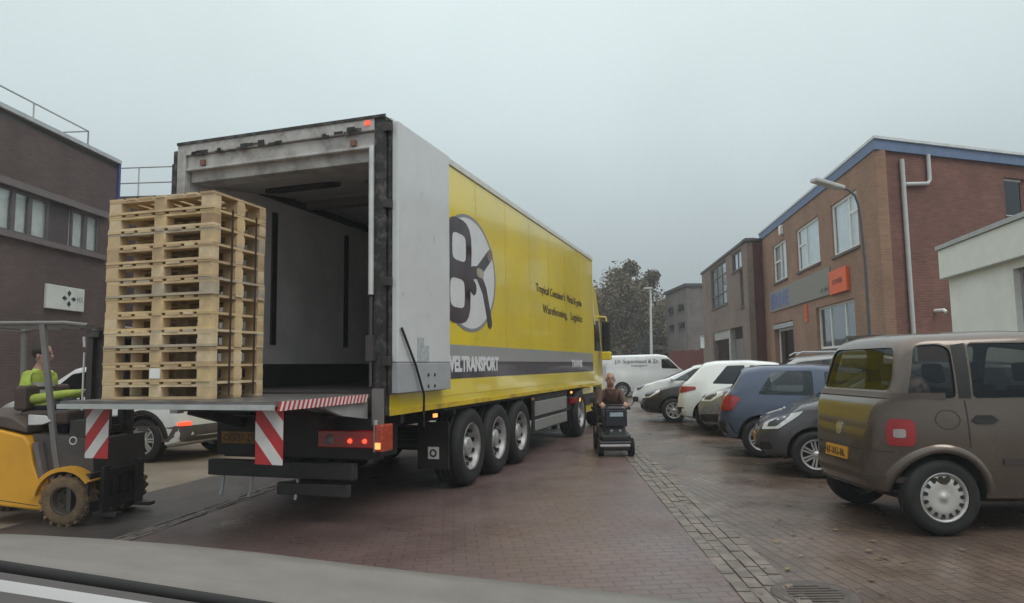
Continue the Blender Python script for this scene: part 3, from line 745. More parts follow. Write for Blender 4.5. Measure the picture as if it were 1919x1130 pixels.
w = MB(); w.box(HWID - .02, HWID + .02, .06, TL, ZT - .06, ZT + .012); w.box(-HWID - .02, -HWID + .02, .06, TL, ZT - .06, ZT + .012); w.build('roof_rail', mat('pale rail', (.6, .6, .55), .4), lorry)
w = MB(); w.box(-HWID + .071, HWID - .086, .07, TL - .08, ZB, ZF - .003); w.build('load_floor', mat('dark load floor', (.06, .05, .048), .7, var=.3), lorry)
w = MB(); w.box(-HWID + .002, HWID - .002, TL - .079, TL + .02, ZB, ZT - .05); w.build('front_wall', mat('yellow front', (.72, .52, .02), .3), lorry)
w = MB(); w.box(-HWID + .09, HWID - .09, TL - .12, TL - .081, ZF, ZT - .16); w.build('bulkhead_lining', LINER, lorry)
# interior furniture
for yy in (1.55, 3.3, 5.3, 7.6):
    w = MB(); w.box(-HWID + .086, -HWID + .108, yy - .05, yy + .05, ZF + .55, ZT - .45)
    for k in range(12): w.box(-HWID + .108, -HWID + .113, yy - .02, yy + .02, ZF + .65 + k * .14, ZF + .70 + k * .14)
    w.build('lashing_track', mat('dark lashing track', (.045, .035, .033), .6), lorry)
w = MB(); w.box(-HWID + .086, -HWID + .11, .1, TL - .15, ZF, ZF + .30); w.box(HWID - .11, HWID - .086, .1, TL - .15, ZF, ZF + .30)
w.build('kick_plate', mat('dark kick plate', (.045, .04, .042), .55, var=.3), lorry)
w = MB()
for yy in (2.2, 4.4): w.box(-HWID + .1, HWID - .1, yy, yy + .10, ZT - .26, ZT - .155); w.box(-HWID + .1, HWID - .1, yy + .25, yy + .30, ZT - .22, ZT - .155)
w.build('ceiling_rail', mat('mauve grey rail', (.20, .17, .165), .6), lorry)
w = MB(); w.bar((-HWID + .095, 1.2, ZT - .23), (-HWID + .095, TL - .4, ZT - .23), .05, .10); w.build('cornice_rail', mat('dark lashing track', (.045, .035, .033), .6), lorry)
# roll-door / headboard inside the rear opening: slanted roof panel with an oval duct
w = MB(); w.add([(-HWID + .1, .30, ZT - .40), (HWID - .1, .30, ZT - .40), (HWID - .1, 2.0, ZT - .17), (-HWID + .1, 2.0, ZT - .17)], [(0, 1, 2, 3)])
w.add([(-HWID + .1, .30, ZT - .37), (HWID - .1, .30, ZT - .37), (HWID - .1, 2.0, ZT - .16), (-HWID + .1, 2.0, ZT - .16)], [(3, 2, 1, 0)])
w.build('ceiling_panel', mat('grey ceiling panel', (.50, .48, .46), .6, var=.15), lorry)
Mq = frame((-.38, .98, ZT - .318), (1, 0, 0), Vector((0, 1.7, .23)))
w = MB(); w.prism([(math.copysign(.32, math.cos(t)) + .20 * math.cos(t), .12 * math.sin(t)) for t in [2 * math.pi * k / 32 + .01 for k in range(32)]], -.03, .012, 'z', 0, Mq)
w.build('ceiling_duct', mat('dark duct opening', (.018, .012, .012), .7), lorry)
w = MB(); w.box(-.06, .36, -.05, .05, -.025, .0, 0, frame((.5, 1.05, ZT - .305), (1, 0, 0), Vector((0, 1.7, .23)))); w.build('interior_lamp', mat('lamp housing', (.16, .13, .12), .5), lorry)
# rear frame: posts, header with ledges
w = MB(); w.box(HWID - .12, HWID + .01, -.03, .055, ZB - .02, ZT); w.build('rear_post', SEAL, lorry)
w = MB(); w.box(-HWID - .01, -HWID + .10, -.03, .055, ZB - .02, ZT); w.build('rear_post', FRAMEG, lorry)
w = MB(); w.box(-HWID + .101, HWID - .121, -.035, .05, ZT - .13, ZT + .015)
w.box(-HWID + .101, HWID - .121, .0, .08, ZT - .28, ZT - .135); w.box(-HWID + .101, HWID - .121, .06, .30, ZT - .42, ZT - .285)
w.box(-HWID + .101, HWID - .121, -.02, .09, ZT - .305, ZT - .275)
w.build('header', FRAMEG, lorry, bevel=.008)
w = MB(); w.box(-HWID - .012, HWID + .012, -.045, -.036, ZT - .01, ZT + .022); w.build('header_edge', SEAL, lorry)
rg = random.Random(4)
for k in range(26):
    x = rg.uniform(-HWID + .15, HWID - .2); z = ZT - .135 + rg.uniform(-.02, .02)
    MB().box(x, x + rg.uniform(.03, .12), -.042, -.034 - .0004 * k, z, z + rg.uniform(.02, .05)).build('rubber_buffer', SEAL, lorry)
for x in (HWID - .22,): MB().box(x, x + .05, -.05, -.036, ZT - .07, ZT - .03).build('marker_lamp', REDLIT, lorry)
for x in (-HWID + .3, HWID - .4): MB().box(x, x + .06, -.03, -.0, ZT - .26, ZT - .2).build('marker_lamp', mat('dark amber lens', (.2, .09, .05), .3), lorry)
# locking bars on the right post
w = MB(); w.tube([(HWID - .14, -.05, ZF + .95), (HWID - .14, -.05, ZT - .3)], .028, 10); w.build('locking_bar', mat('pale locking bar', (.6, .6, .58), .35, metal=.3), lorry)
w = MB(); w.tube([(HWID - .14, -.05, ZF + .05), (HWID - .14, -.05, ZF + .93)], .018, 8); w.box(HWID - .18, HWID - .10, -.08, -.03, ZF + .30, ZF + .55); w.build('locking_bar', mat('dark bar', (.06, .05, .05), .5), lorry)
# right door folded flat against the side
DW = 1.30
d = MB(); d.box(HWID + .05, HWID + .12, .02, DW, ZF + .28, ZT - .04); d.build('door', DOORG, lorry, bevel=.012)
dr_ = lorry.children[-1]; dr_['label'] = 'pale grey right rear door folded back along the yellow side'
d = MB(); d.box(HWID + .05, HWID + .125, .02, DW, ZF - .02, ZF + .277); d.build('kick_panel', mat('grey kick panel', (.33, .34, .35), .4, var=.06), dr_, bevel=.008)
d = MB()
for yy in (.70, .86):
    for zz_ in (ZF + .03, ZF + .15): d.lathe([(0, .006), (.018, .006), (.02, 0)], 10, 0, frame((HWID + .1255, yy, zz_), (0, 1, 0), (0, 0, 1)))
d.build('bolt', BLACK, dr_)
d = MB(); d.box(HWID + .1205, HWID + .1245, .45, .72, ZF + .29, ZF + .46); d.box(HWID + .1205, HWID + .1245, .45, .60, ZF + .46, ZF + .54); d.build('sticker', mat('grey sticker', (.36, .38, .385), .5, var=.3, scale=30), dr_)
d = MB(); d.box(HWID + .02, HWID + .05, .0, DW + .02, ZF - .03, ZT - .03); d.build('door_edge_seal', SEAL, lorry)
d = MB(); d.tube([(HWID + .14, .06, ZF + .62), (HWID + .15, .35, ZF + .25), (HWID + .16, .52, ZF - .05), (HWID + .14, .55, ZF - .38)], .013, 8); d.build('cable', BLACK, lorry)
d = MB(); d.box(-HWID - .12, -HWID - .05, .02, DW, ZF - .02, ZT - .04); d.box(-HWID - .10, -HWID - .03, -.02, .02, ZT - .8, ZT - .2); d.build('door', SEAL, lorry, bevel=.01)
for k in range(4):
    z = ZF + .25 + k * .78; MB().box(HWID - .02, HWID + .06, -.05, .03, z, z + .09).build('hinge', DARKMETAL, lorry, bevel=.006)
# livery on the right side
SX = HWID
def sidebox(y0, y1, z0, z1, t, m, name):
    MB().box(SX + .0005, SX + t, y0, y1, z0, z1).build(name, m, lorry)
sidebox(DW + .02, TL - .15, 1.57, 1.77, .004, GREYB, 'grey_stripe')
sidebox(DW + .02, TL - .15, 1.36, 1.569, .004, PURPB, 'purple_stripe')
def side_frame(y, z, t=.006): return frame((SX + t, y, z), (0, 1, 0), (0, 0, 1))
text_mesh('lettering', 'VELTRANSPORT', WHITL, lorry, side_frame(DW + .22, 1.435), .25, 1.76, .20, .002, .012)
text_mesh('lettering', 'TRANS', WHITL, lorry, side_frame(7.7, 1.46), .2, 1.0, .15, .002, .01)
DINK = mat('dark brown lettering', (.05, .035, .03), .5)
text_mesh('lettering', "Tropical Container's  Metal & grain", DINK, lorry, side_frame(5.25, 2.72), .2, 3.5, .20, .002)
text_mesh('lettering', 'Warehousing,   Logistics', DINK, lorry, side_frame(5.65, 2.38), .2, 3.15, .20, .002)
# round emblem: grey ring, white disc, dark interlaced strokes
LC = (2.22, 2.70); RXX, RZZ = .98, .76
def ell(rx, rz, n=48): return [(LC[0] + rx * math.cos(2 * math.pi * k / n), LC[1] + rz * math.sin(2 * math.pi * k / n)) for k in range(n)]
MB().prism(ell(RXX, RZZ), SX + .0006, SX + .003, 'x').build('emblem_ring', mat('grey ring', (.22, .22, .23), .4), lorry)
MB().prism(ell(RXX * .94, RZZ * .94), SX + .0031, SX + .005, 'x').build('emblem_disc', WHITL, lorry)
def stroke(b, pts, wd, t0, t1, mi=0, seg=14):
    # thick polyline in wall coordinates with round ends
    for (a, c) in zip(pts[:-1], pts[1:]):
        a = Vector(a); c = Vector(c); dd = (c - a).normalized(); nn = Vector((-dd.y, dd.x)) * wd / 2
        b.prism([tuple(a + nn), tuple(a - nn), tuple(c - nn), tuple(c + nn)], t0, t1, 'x', mi)
    for i, p in enumerate(pts):
        b.prism([(p[0] + wd / 2 * math.cos(2 * math.pi * k / seg), p[1] + wd / 2 * math.sin(2 * math.pi * k / seg)) for k in range(seg)], t0, t1 + .0003 * (i % 3 + 1), 'x', mi)
eb = MB(); T0, T1 = SX + .0051, SX + .0072
cyy, czz = LC
def lp_(y, z): return (cyy + y, czz + z)
# upper and lower loops (an 8-like knot) and the two legs of the K at its right
def loop(cy, cz, ry, rz, n=18): return [lp_(cy + ry * math.copysign(abs(math.cos(t)) ** .6, math.cos(t)), cz + rz * math.copysign(abs(math.sin(t)) ** .6, math.sin(t))) for t in [2 * math.pi * k / n for k in range(n + 1)]]
stroke(eb, loop(-.36, .29, .32, .27), .19, T0, T1)
stroke(eb, loop(-.42, -.29, .33, .28), .19, T0, T1 + .001)
stroke(eb, [lp_(-.05, .0), lp_(.28, .05), lp_(.72, .33)], .17, T0, T1 + .002)
stroke(eb, [lp_(.28, .03), lp_(.52, -.18), lp_(.72, -.60)], .16, T0, T1 + .003)
stroke(eb, [lp_(-.05, -.1), lp_(.12, -.18)], .18, T0, T1 + .004)
eb.build('emblem_strokes', PURPB, lorry)
eh = MB(); stroke(eh, [lp_(.28, .05), lp_(.42, .04)], .12, T1, T1 + .006); eh.build('emblem_highlight', mat('beige livery', (.36, .33, .26), .4), lorry)
eh = MB(); stroke(eh, [lp_(.70, .32), lp_(.76, .36)], .15, T1, T1 + .006); eh.build('emblem_tip', mat('mauve livery', (.20, .14, .14), .4), lorry)
# panel joints on the yellow side
w = MB()
for k in range(1, 8): w.box(SX + .0003, SX + .0012, k * 1.22 - .004, k * 1.22 + .004, 1.78, ZT - .08)
w.box(SX + .0003, SX + .0012, DW, TL - .1, ZB + .10, ZB + .108)
w.build('panel_joint', mat('darker yellow joint', (.5, .34, .01), .5), lorry)
w = MB(); w.box(SX + .001, SX + .012, .06, TL, ZB - .03, ZB + .025); w.build('lower_rail', mat('yellow lower rail', (.6, .42, .02), .5, var=.1, dirt=(.2, .14, .06), dirtamt=.8), lorry)
CY = TL + .25; CWD = HWID - .16
w = MB()
for k in range(1, 8):
    for q in range(14):
        for dy in (-.06, .06): w.box(SX + .0003, SX + .003, k * 1.22 + dy - .006, k * 1.22 + dy + .006, 1.86 + q * .145, 1.872 + q * .145)
ro_ = w.build('rivets', mat('dull yellow rivet', (.42, .31, .03), .5), lorry); ro_['kind'] = 'stuff'
# chassis
w = MB()
for s in (-1, 1): w.box(s * .5 - .06, s * .5 + .06, .2, TL - .3, .78, ZB - .02)
for k in range(7): w.box(-HWID + .1, HWID - .1, .5 + k * 1.4, .58 + k * 1.4, .92, ZB - .03)
w.build('chassis', DARKMETAL, lorry)
w = MB(); w.box(-.9, .9, .35, 1.0, .55, .95); w.build('tool_box', mat('black underbody', (.018, .016, .016), .7), lorry); w = MB(); w.box(-1.05, 1.05, 5.4, 7.1, .55, ZB - .04); w.build('underbody_box', mat('black underbody', (.018, .016, .016), .7), lorry)
def wheel(parent, c, R_, wd, side, rimm, spokes=10, tyre=RUBBER, rimr=.62, dish=.05, name='wheel', tread=False, studs=10):
    """tyre lathe named wheel with a rim below it; axle along local x, side = +1 faces +x"""
    M = frame(c, (0, 1, 0), (0, 0, 1))   # z axis -> +x
    if side < 0: M = frame(c, (0, -1, 0), (0, 0, 1))
    b = MB(); h = wd / 2
    prof = [(R_ * rimr, -h), (R_ * .90, -h), (R_ * .97, -h * .82), (R_, -h * .6)] + \
           sum([[(R_, k - .008), (R_ - .012, k - .006), (R_ - .012, k + .006), (R_, k + .008)] for k in (-h * .35, 0, h * .35)], []) + \
           [(R_, h * .6), (R_ * .97, h * .82), (R_ * .90, h), (R_ * .80, h * 1.04), (R_ * rimr, h * .96)]
    b.lathe(prof, 36, 0, M)
    if tread:
        for k in range(18):
            t = 2 * math.pi * k / 18
            for sgn in (-1, 1):
                Mt = M @ Matrix.Rotation(t + sgn * .09, 4, 'Z') @ Matrix.Translation((R_ * .985, 0, sgn * h * .48)) @ Matrix.Rotation(sgn * .4, 4, 'X')
                b.box(-R_ * .10, R_ * .055, -R_ * .075, R_ * .075, -h * .5, h * .5, 0, Mt)
    t_ = b.build(name, tyre, parent)
    r = MB(); rr = R_ * rimr
    r.lathe([(rr * 1.01, -h * .9), (rr * 1.01, h * .80), (rr * .96, h * .98), (rr * .90, h * .80), (rr * .84, h * .80 - dish)], 32, 0, M)
    r.lathe([(rr * .86, h * .80 - dish - .06), (0.0, h * .80 - dish - .06)], 32, 1, M)
    return t_, r, M, rr, h, dish
def truck_rim(tp, r, M, rr, h, dish, rimm):
    r.lathe([(rr * .84, h * .80 - dish), (rr * .62, h * .2), (rr * .40, h * .25), (rr * .38, h * .7), (rr * .30, h * .78), (0, h * .78)], 32, 0, M)
    for k in range(10):
        t = 2 * math.pi * k / 10
        r.lathe([(.022, h * .2), (.022, h * .55), (0, h * .58)], 8, 1, M @ Matrix.Translation((rr * .52 * math.cos(t), rr * .52 * math.sin(t), 0)))
        r.prism([(rr * .73 + rr * .08 * math.cos(a), rr * .09 * math.sin(a)) for a in [2 * math.pi * q / 10 for q in range(10)]], h * .38, h * .66, 'z', 1, M @ Matrix.Rotation(t + .3, 4, 'Z'))
    r.build('rim', [rimm, BLACK], tp)
TRIM = mat('dusty truck rim', (.40, .39, .38), .45, metal=.4, var=.25, scale=8, dirt=(.12, .10, .09), dirtamt=.6)
for k in range(3):
    for s in (-1, 1):
        wv = wheel(lorry, (s * (HWID - .20), 2.30 + k * 1.04, .49), .49, .38, s, TRIM)
        truck_rim(*wv, TRIM)
    MB().tube([(-HWID + .2, 2.30 + k * 1.04, .49), (HWID - .2, 2.30 + k * 1.04, .49)], .07, 10).build('axle', DARKMETAL, lorry)
for s in (-1, 1):
    wv = wheel(lorry, (s * (HWID - .20), 8.55, .49), .49, .40, s, TRIM, dish=.12)
    truck_rim(*wv, TRIM)
    wv = wheel(lorry, (s * (CWD - .12), 11.25, .49), .49, .32, s, TRIM, dish=.02)
    truck_rim(*wv, TRIM)
# mudguards, mudflap with mark, side guards
w = MB(); w.box(HWID - .42, HWID - .02, 1.55, 1.58, .30, .85); w.build('mudflap', BLACK, lorry)
mf_ = lorry.children[-1]
w = MB(); w.box(HWID - .28, HWID - .14, 1.540, 1.548, .42, .56); w.build('white_mark', WHITER, mf_)
w = MB(); w.lathe([(.028, 0), (.046, 0), (.046, .004), (.028, .004)], 20, 0, frame((HWID - .21, 1.539, .49), (1, 0, 0), (0, 0, 1)), close=True); w.build('round_mark', BLACK, mf_)
w = MB(); w.box(HWID - .45, HWID - .05, 1.5, 5.0, .985, 1.02); w.build('mudguard', BLACK, lorry)
w = MB()
for z0, z1 in ((.42, .60), (.66, .90)): w.box(HWID - .05, HWID - .01, 5.15, 7.3, z0, z1)
w.build('side_guard', mat('pale side guard', (.32, .31, .30), .45, metal=.4, var=.1), lorry, bevel=.01)
w = MB(); w.box(HWID - .06, HWID - .03, 5.05, 7.4, .40, ZB - .05)
w.build('side_skirt', mat('black skirt', (.02, .018, .018), .6), lorry)
for yy in (1.1, 4.9, 7.6): MB().box(HWID - .01, HWID + .02, yy, yy + .06, .94, .98).build('side_lamp', AMBLIT if yy != 4.9 else mat('amber lens', (.5, .2, .04), .3), lorry)
w = MB(); w.box(HWID - .35, HWID - .25, 7.35, 7.5, .25, ZB - .05); w.build('landing_leg', DARKMETAL, lorry)
# rear bumper assembly under the tail lift
w = MB(); w.box(-HWID + .62, HWID - .05, -.02, .06, .62, ZB - .04); w.build('rear_panel', mat('black rear panel', (.02, .017, .017), .6, var=.3), lorry)
w = MB(); w.box(-HWID + .58, HWID - .3, -.10, .0, .42, .58); w.build('underrun_bar', mat('grey underrun bar', (.03, .026, .026), .55, var=.2), lorry, bevel=.01)
w = MB(); w.box(.15, HWID - .35, -.12, -.04, .26, .38); w.build('lower_bar', DARKMETAL, lorry, bevel=.01)
for x in (-.55, -.2, .35):
    w = MB(); w.tube([(x, -.05, .44), (x + .02, -.10, .28), (x + .02, -.13, .22)], .016, 8); w.build('hook', GALV, lorry)
w = MB(); w.box(HWID - .70, HWID - .07, -.10, -.02, .73, .90); lt = w.build('tail_light_cluster', REDL, lorry, bevel=.012)
for x, r_ in ((HWID - .33, .024), (HWID - .17, .024)):
    MB().lathe([(r_, 0), (r_ * .8, .02), (0, .028)], 16, 0, frame((x, -.102, .80), (1, 0, 0), (0, 0, 1))).build('lit_lamp', REDLIT, lt)
MB().lathe([(.05, 0), (.04, .015), (0, .02)], 16, 0, frame((HWID - .56, -.102, .81), (1, 0, 0), (0, 0, 1))).build('grey_lens', mat('grey lens', (.2, .18, .19), .3), lt)
w = MB(); w.box(HWID - .06, HWID + .03, -.12, .10, .70, .96); cl = w.build('corner_lamp', mat('orange red lens', (.40, .06, .03), .2, var=.4, scale=40, coat=.5), lorry, bevel=.015)
MB().box(HWID - .045, HWID + .01, -.128, -.121, .73, .79).build('lit_lamp', AMBLIT, cl)
w = MB(); w.box(-.62, -.12, -.028, -.0205, .74, .86); pl_ = w.build('number_plate', mat('grimy yellow plate', (.24, .12, .025), .6, var=.3, scale=12, dirt=(.06, .045, .03), dirtamt=.8), lorry)
text_mesh('lettering', 'OG-57-DR', INK, pl_, frame((-.59, -.0285, .765), (1, 0, 0), (0, 0, 1)), .1, .43, .07, .001)
w = MB(); w.box(HWID - .12, HWID + .0, -.06, -.031, .95, 1.30); w.build('lift_post', mat('grey lift post', (.17, .155, .15), .5), lorry)
w = MB(); w.tube([(HWID - .06, -.09, .70), (HWID - .06, -.09, 1.0)], .022, 8); w.build('lift_handle', GALV, lorry)
# tail lift platform, hazard edge, flags, arms
PLN = 1.50; PL0, PL1 = -HWID + .22, HWID - .14
PLM = mat('worn platform steel', (.17, .16, .155), .4, metal=.4, var=.3, scale=4, dirt=(.10, .085, .08), dirtamt=.6)
w = MB(); w.box(PL0, PL1, -PLN, -.05, ZF - .060, ZF - .02); w.build('tail_lift_platform', PLM, lorry)
tp_ = lorry.children[-1]
w = MB(); w.box(PL0, PL1, -PLN - .03, -PLN - .001, ZF - .085, ZF - .045); w.build('platform_lip', mat('bright lip', (.5, .52, .51), .35, metal=.4), tp_)
w = MB()
n = 22
for k in range(n):
    y0 = -PLN + .02 + k * (PLN - .15) / n; y1 = y0 + (PLN - .15) / n
    w.prism([(y0, ZF - .095), (y0 + (y1 - y0) * .5, ZF - .095), (y1, ZF - .022), (y0 + (y1 - y0) * .5, ZF - .022)], PL1 + .0005, PL1 + .004, 'x', 0)
    w.prism([(y0 + (y1 - y0) * .5, ZF - .095), (y1, ZF - .095), (y1 + (y1 - y0) * .5, ZF - .022), (y1, ZF - .022)], PL1 + .0005, PL1 + .004, 'x', 1)
w.build('hazard_edge', [RED, WHITER], tp_)
w = MB(); w.prism([(-.9, ZF - .08), (-.05, ZF - .08), (-.05, ZF - .26), (-.5, ZF - .2)], PL1 - .08, PL1 - .03, 'x'); w.build('platform_bracket', mat('pale bracket', (.34, .33, .32), .5, metal=.3), tp_)
for s in (-1, 1):
    w = MB(); w.bar((s * .55 + .2, -.05, ZF - .32), (s * .55 + .2, -.75, ZF - .14), .07, .09); w.build('lift_arm', DARKMETAL, lorry)
def flag(x0, x1, y, z1, name, tilt):
    hgt = .43; b = MB(); 
    b.box(x0, x1, y - .004, y, z1 - hgt, z1, 0)
    # diagonal white bands clipped to the board
    wdt = x1 - x0
    for c0 in (-.25, .45):
        poly = []
        pts = [(0, c0), (0, c0 + .34), (1, c0 + 1.04), (1, c0 + .70)]
        P = [(p[0], p[1]) for p in pts]
        def clip(P, lim, above):
            o_ = []
            for i in range(len(P)):
                a, c = P[i], P[(i + 1) % len(P)]
                ia = (a[1] <= lim) if not above else (a[1] >= lim); ic = (c[1] <= lim) if not above else (c[1] >= lim)
                if ia: o_.append(a)
                if ia != ic:
                    t = (lim - a[1]) / (c[1] - a[1]); o_.append((a[0] + t * (c[0] - a[0]), lim))
            return o_
        P = clip(clip(P, 1, False), 0, True)
        if len(P) > 2:
            q = [(x0 + ((1 - p[0]) if tilt > 0 else p[0]) * wdt, z1 - hgt + p[1] * hgt) for p in P]
            b.prism(q, y - .0075, y - .0041, 'y', 1)
    o_ = b.build(name, [RED, WHITER], lorry)
    o_['label'] = 'red and white striped warning flag hanging below the platform corner'
    return o_
flag(PL1 - .27, PL1 - .01, -PLN + .12, ZF - .09, 'warning_flag', 1)
flag(PL0 + .18, PL0 + .44, -PLN + .12, ZF - .09, 'warning_flag', -1)
# tractor unit
def cabprof(b, x0, x1, mi=0):
    b.prism([(CY, .95), (CY, 3.35), (CY + .35, 3.62), (CY + .9, 3.40), (CY + 1.35, 2.75), (CY + 1.6, 1.75), (CY + 1.65, .55), (CY + 1.5, .40), (CY + 1.4, .95)], x0, x1, 'x', mi)
c_ = MB(); cabprof(c_, -CWD, CWD); cab = c_.build('cab', YEL, lorry, bevel=.06)
w = MB(); w.box(CWD - .02, CWD + .02, CY - .22, CY + .02, 1.25, 3.55); w.build('air_deflector', YEL, lorry, bevel=.015)
w = MB(); w.prism([(CY - .2, 3.3), (CY + .1, 3.3), (CY + .4, 3.05), (CY + .65, 2.5), (CY + .55, 2.48), (CY + .3, 2.95), (CY - .1, 3.15)], CWD + .021, CWD + .03, 'x'); w.build('white_swoosh', WHITL, cab)
w = MB(); w.prism([(CY + .6, 1.85), (CY + .6, 2.6), (CY + 1.1, 2.6), (CY + 1.35, 1.85)], CWD + .001, CWD + .008, 'x'); w.build('side_window', DARKGLASS, cab)
w = MB(); w.box(CWD - .4, CWD + .04, CY - 1.0, CY + .15, .42, 1.0); w.build('side_fairing', YEL, lorry, bevel=.03)
w = MB(); w.box(HWID - .08, HWID - .02, CY - 2.5, CY - 1.5, .72, .84); w.build('chassis_lamp', REDL, lorry)
MB().box(HWID - .02, HWID - .0, CY - 1.9, CY - 1.78, .74, .82).build('lit_lamp', AMBLIT, lorry)
w = MB(); w.box(CWD + .10, CWD + .30, CY + 1.05, CY + 1.20, 1.85, 2.60); mirror = w.build('mirror', BLACK, lorry, bevel=.04)
w = MB(); w.tube([(CWD - .04, CY + 1.1, 2.72), (CWD + .2, CY + 1.1, 2.70), (CWD + .22, CY + 1.1, 2.58)], .025, 8); w.build('mirror_arm', mat('yellow mirror arm', (.6, .45, .05), .4), mirror)
w = MB(); w.box(CWD + .08, CWD + .32, CY + 1.02, CY + 1.20, 1.62, 1.83); w.build('lower_mirror', YEL, mirror, bevel=.03)
MB().tube([(HWID - .1, TL - .05, ZT), (HWID - .1, TL - .05, ZT + .08)], .05, 8).build('roof_lamp', BLACK, lorry)
w = MB(); w.box(-HWID + .1, HWID - .1, CY - 2.8, CY + .3, .6, .85); w.build('tractor_chassis', DARKMETAL, lorry)

# ------------------------------------------------------------------ pallets on the tail lift
PWOOD = [mat('pallet wood %d' % i, c, .8, var=.22, scale=5, dirt=(.20, .13, .075), dirtamt=.35) for i, c in enumerate([(.60, .44, .25), (.66, .52, .33), (.50, .36, .21), (.46, .385, .285), (.40, .265, .15), (.62, .46, .24)])]
PX, PY, PZ = 1.14, .755, .1525
rng = random.Random(11)
SL0 = AT(389, 738, 5.95)       # bottom of the near right vertical edge
pz0 = ZF - .02
near = AT(391, 745, 6.0)
nl = LOI @ near
def pallet_mesh(name, parent, wood, jit):
    r_ = random.Random(jit); kk = r_.choice(((0, 1, 5), (0, 1, 2), (0, 0, 3), (1, 5, 4), (2, 0, 5), (3, 0, 1)))
    # deck: boards run across (along local y), their ends show on the long face
    b = MB(); x = 0.0
    ws = [.145, .10, .145, .10, .145, .10, .145]
    gap = (PX - sum(ws)) / 6
    for w_ in ws:
        b.box(x, x + w_, r_.uniform(-.004, .004), PY + r_.uniform(-.004, .004), .130, .1515, r_.choice(kk)); x += w_ + gap
    b.build('deck', PWOOD, parent)
    b = MB()
    for y in (0, PY / 2 - .05, PY - .10): b.box(.002, PX - .002, y + .004, y + .10, .108, .1295, r_.choice(kk))
    b.build('stringer', PWOOD, parent)
    for y0, y1 in ((0, .10), (PY / 2 - .06, PY / 2 + .06), (PY - .10, PY)):
        for x0, x1 in ((0, .135), (PX / 2 - .065, PX / 2 + .065), (PX - .135, PX)):
            k = r_.choice(kk); bb = MB(); bb.box(x0 + r_.uniform(0, .005), x1, y0 + r_.uniform(.002, .006), y1, .0225, .1075, k); bb.build('block', PWOOD, parent)
    for y in (0, PY / 2 - .05, PY - .10):
        b = MB(); b.box(0, PX, y, y + .10, .0, .022, r_.choice(kk)); b.build('skid', PWOOD, parent)
words_ = ['bottom pallet standing on the tail lift', 'second pallet up, with white paper on its middle block', 'third pallet from the bottom', 'fourth pallet from the bottom', 'fifth pallet from the bottom', 'sixth pallet up, just below the middle of the stack', 'seventh pallet up, just above the middle of the stack', 'fifth pallet from the top', 'fourth pallet from the top', 'third pallet from the top', 'second pallet from the top', 'topmost pallet']
PROT = R(3)
for k in range(12):
    j = Vector((rng.uniform(-.008, .008), rng.uniform(-.008, .008), 0))
    base = LOM @ (nl + Matrix.Rotation(PROT, 3, 'Z') @ Vector((-PX, 0, 0)) + j); base.z = pz0 + .002 + k * PZ
    t = thing('wooden_pallet', words_[k] + ' of the pale wooden stack' if 'stack' not in words_[k] else words_[k] + ', pale wood', 'pallet', base, -AZ + PROT + rng.uniform(-.006, .006), 'wooden pallets stacked on the tail lift')
    pallet_mesh('wooden_pallet', t, PWOOD, 100 + k)
    if k == 1:
        MB().box(PX / 2 - .05, PX / 2 + .06, -.004, .001, .03, .12).build('paper_label', WHITEP, t)
PB0 = LOM @ nl; PB0.z = pz0
for i, f in enumerate((.34, .80)):
    st = MB(); y = PY * f
    st.box(.002, .005, y - .012, y + .012, .02, 12 * PZ - .12); 
    o = st.build('tie_strap', mat('dark strap', (.045, .025, .025), .6), None)
    o.location = PB0; o.rotation_euler = (0, 0, -AZ + PROT)
    tag(o, ('dark tie strap down the right face of the pallet stack, nearer its front corner' if i == 0 else 'dark tie strap down the right face of the pallet stack, nearer the lorry'), 'strap', 'straps on the pallet stack')

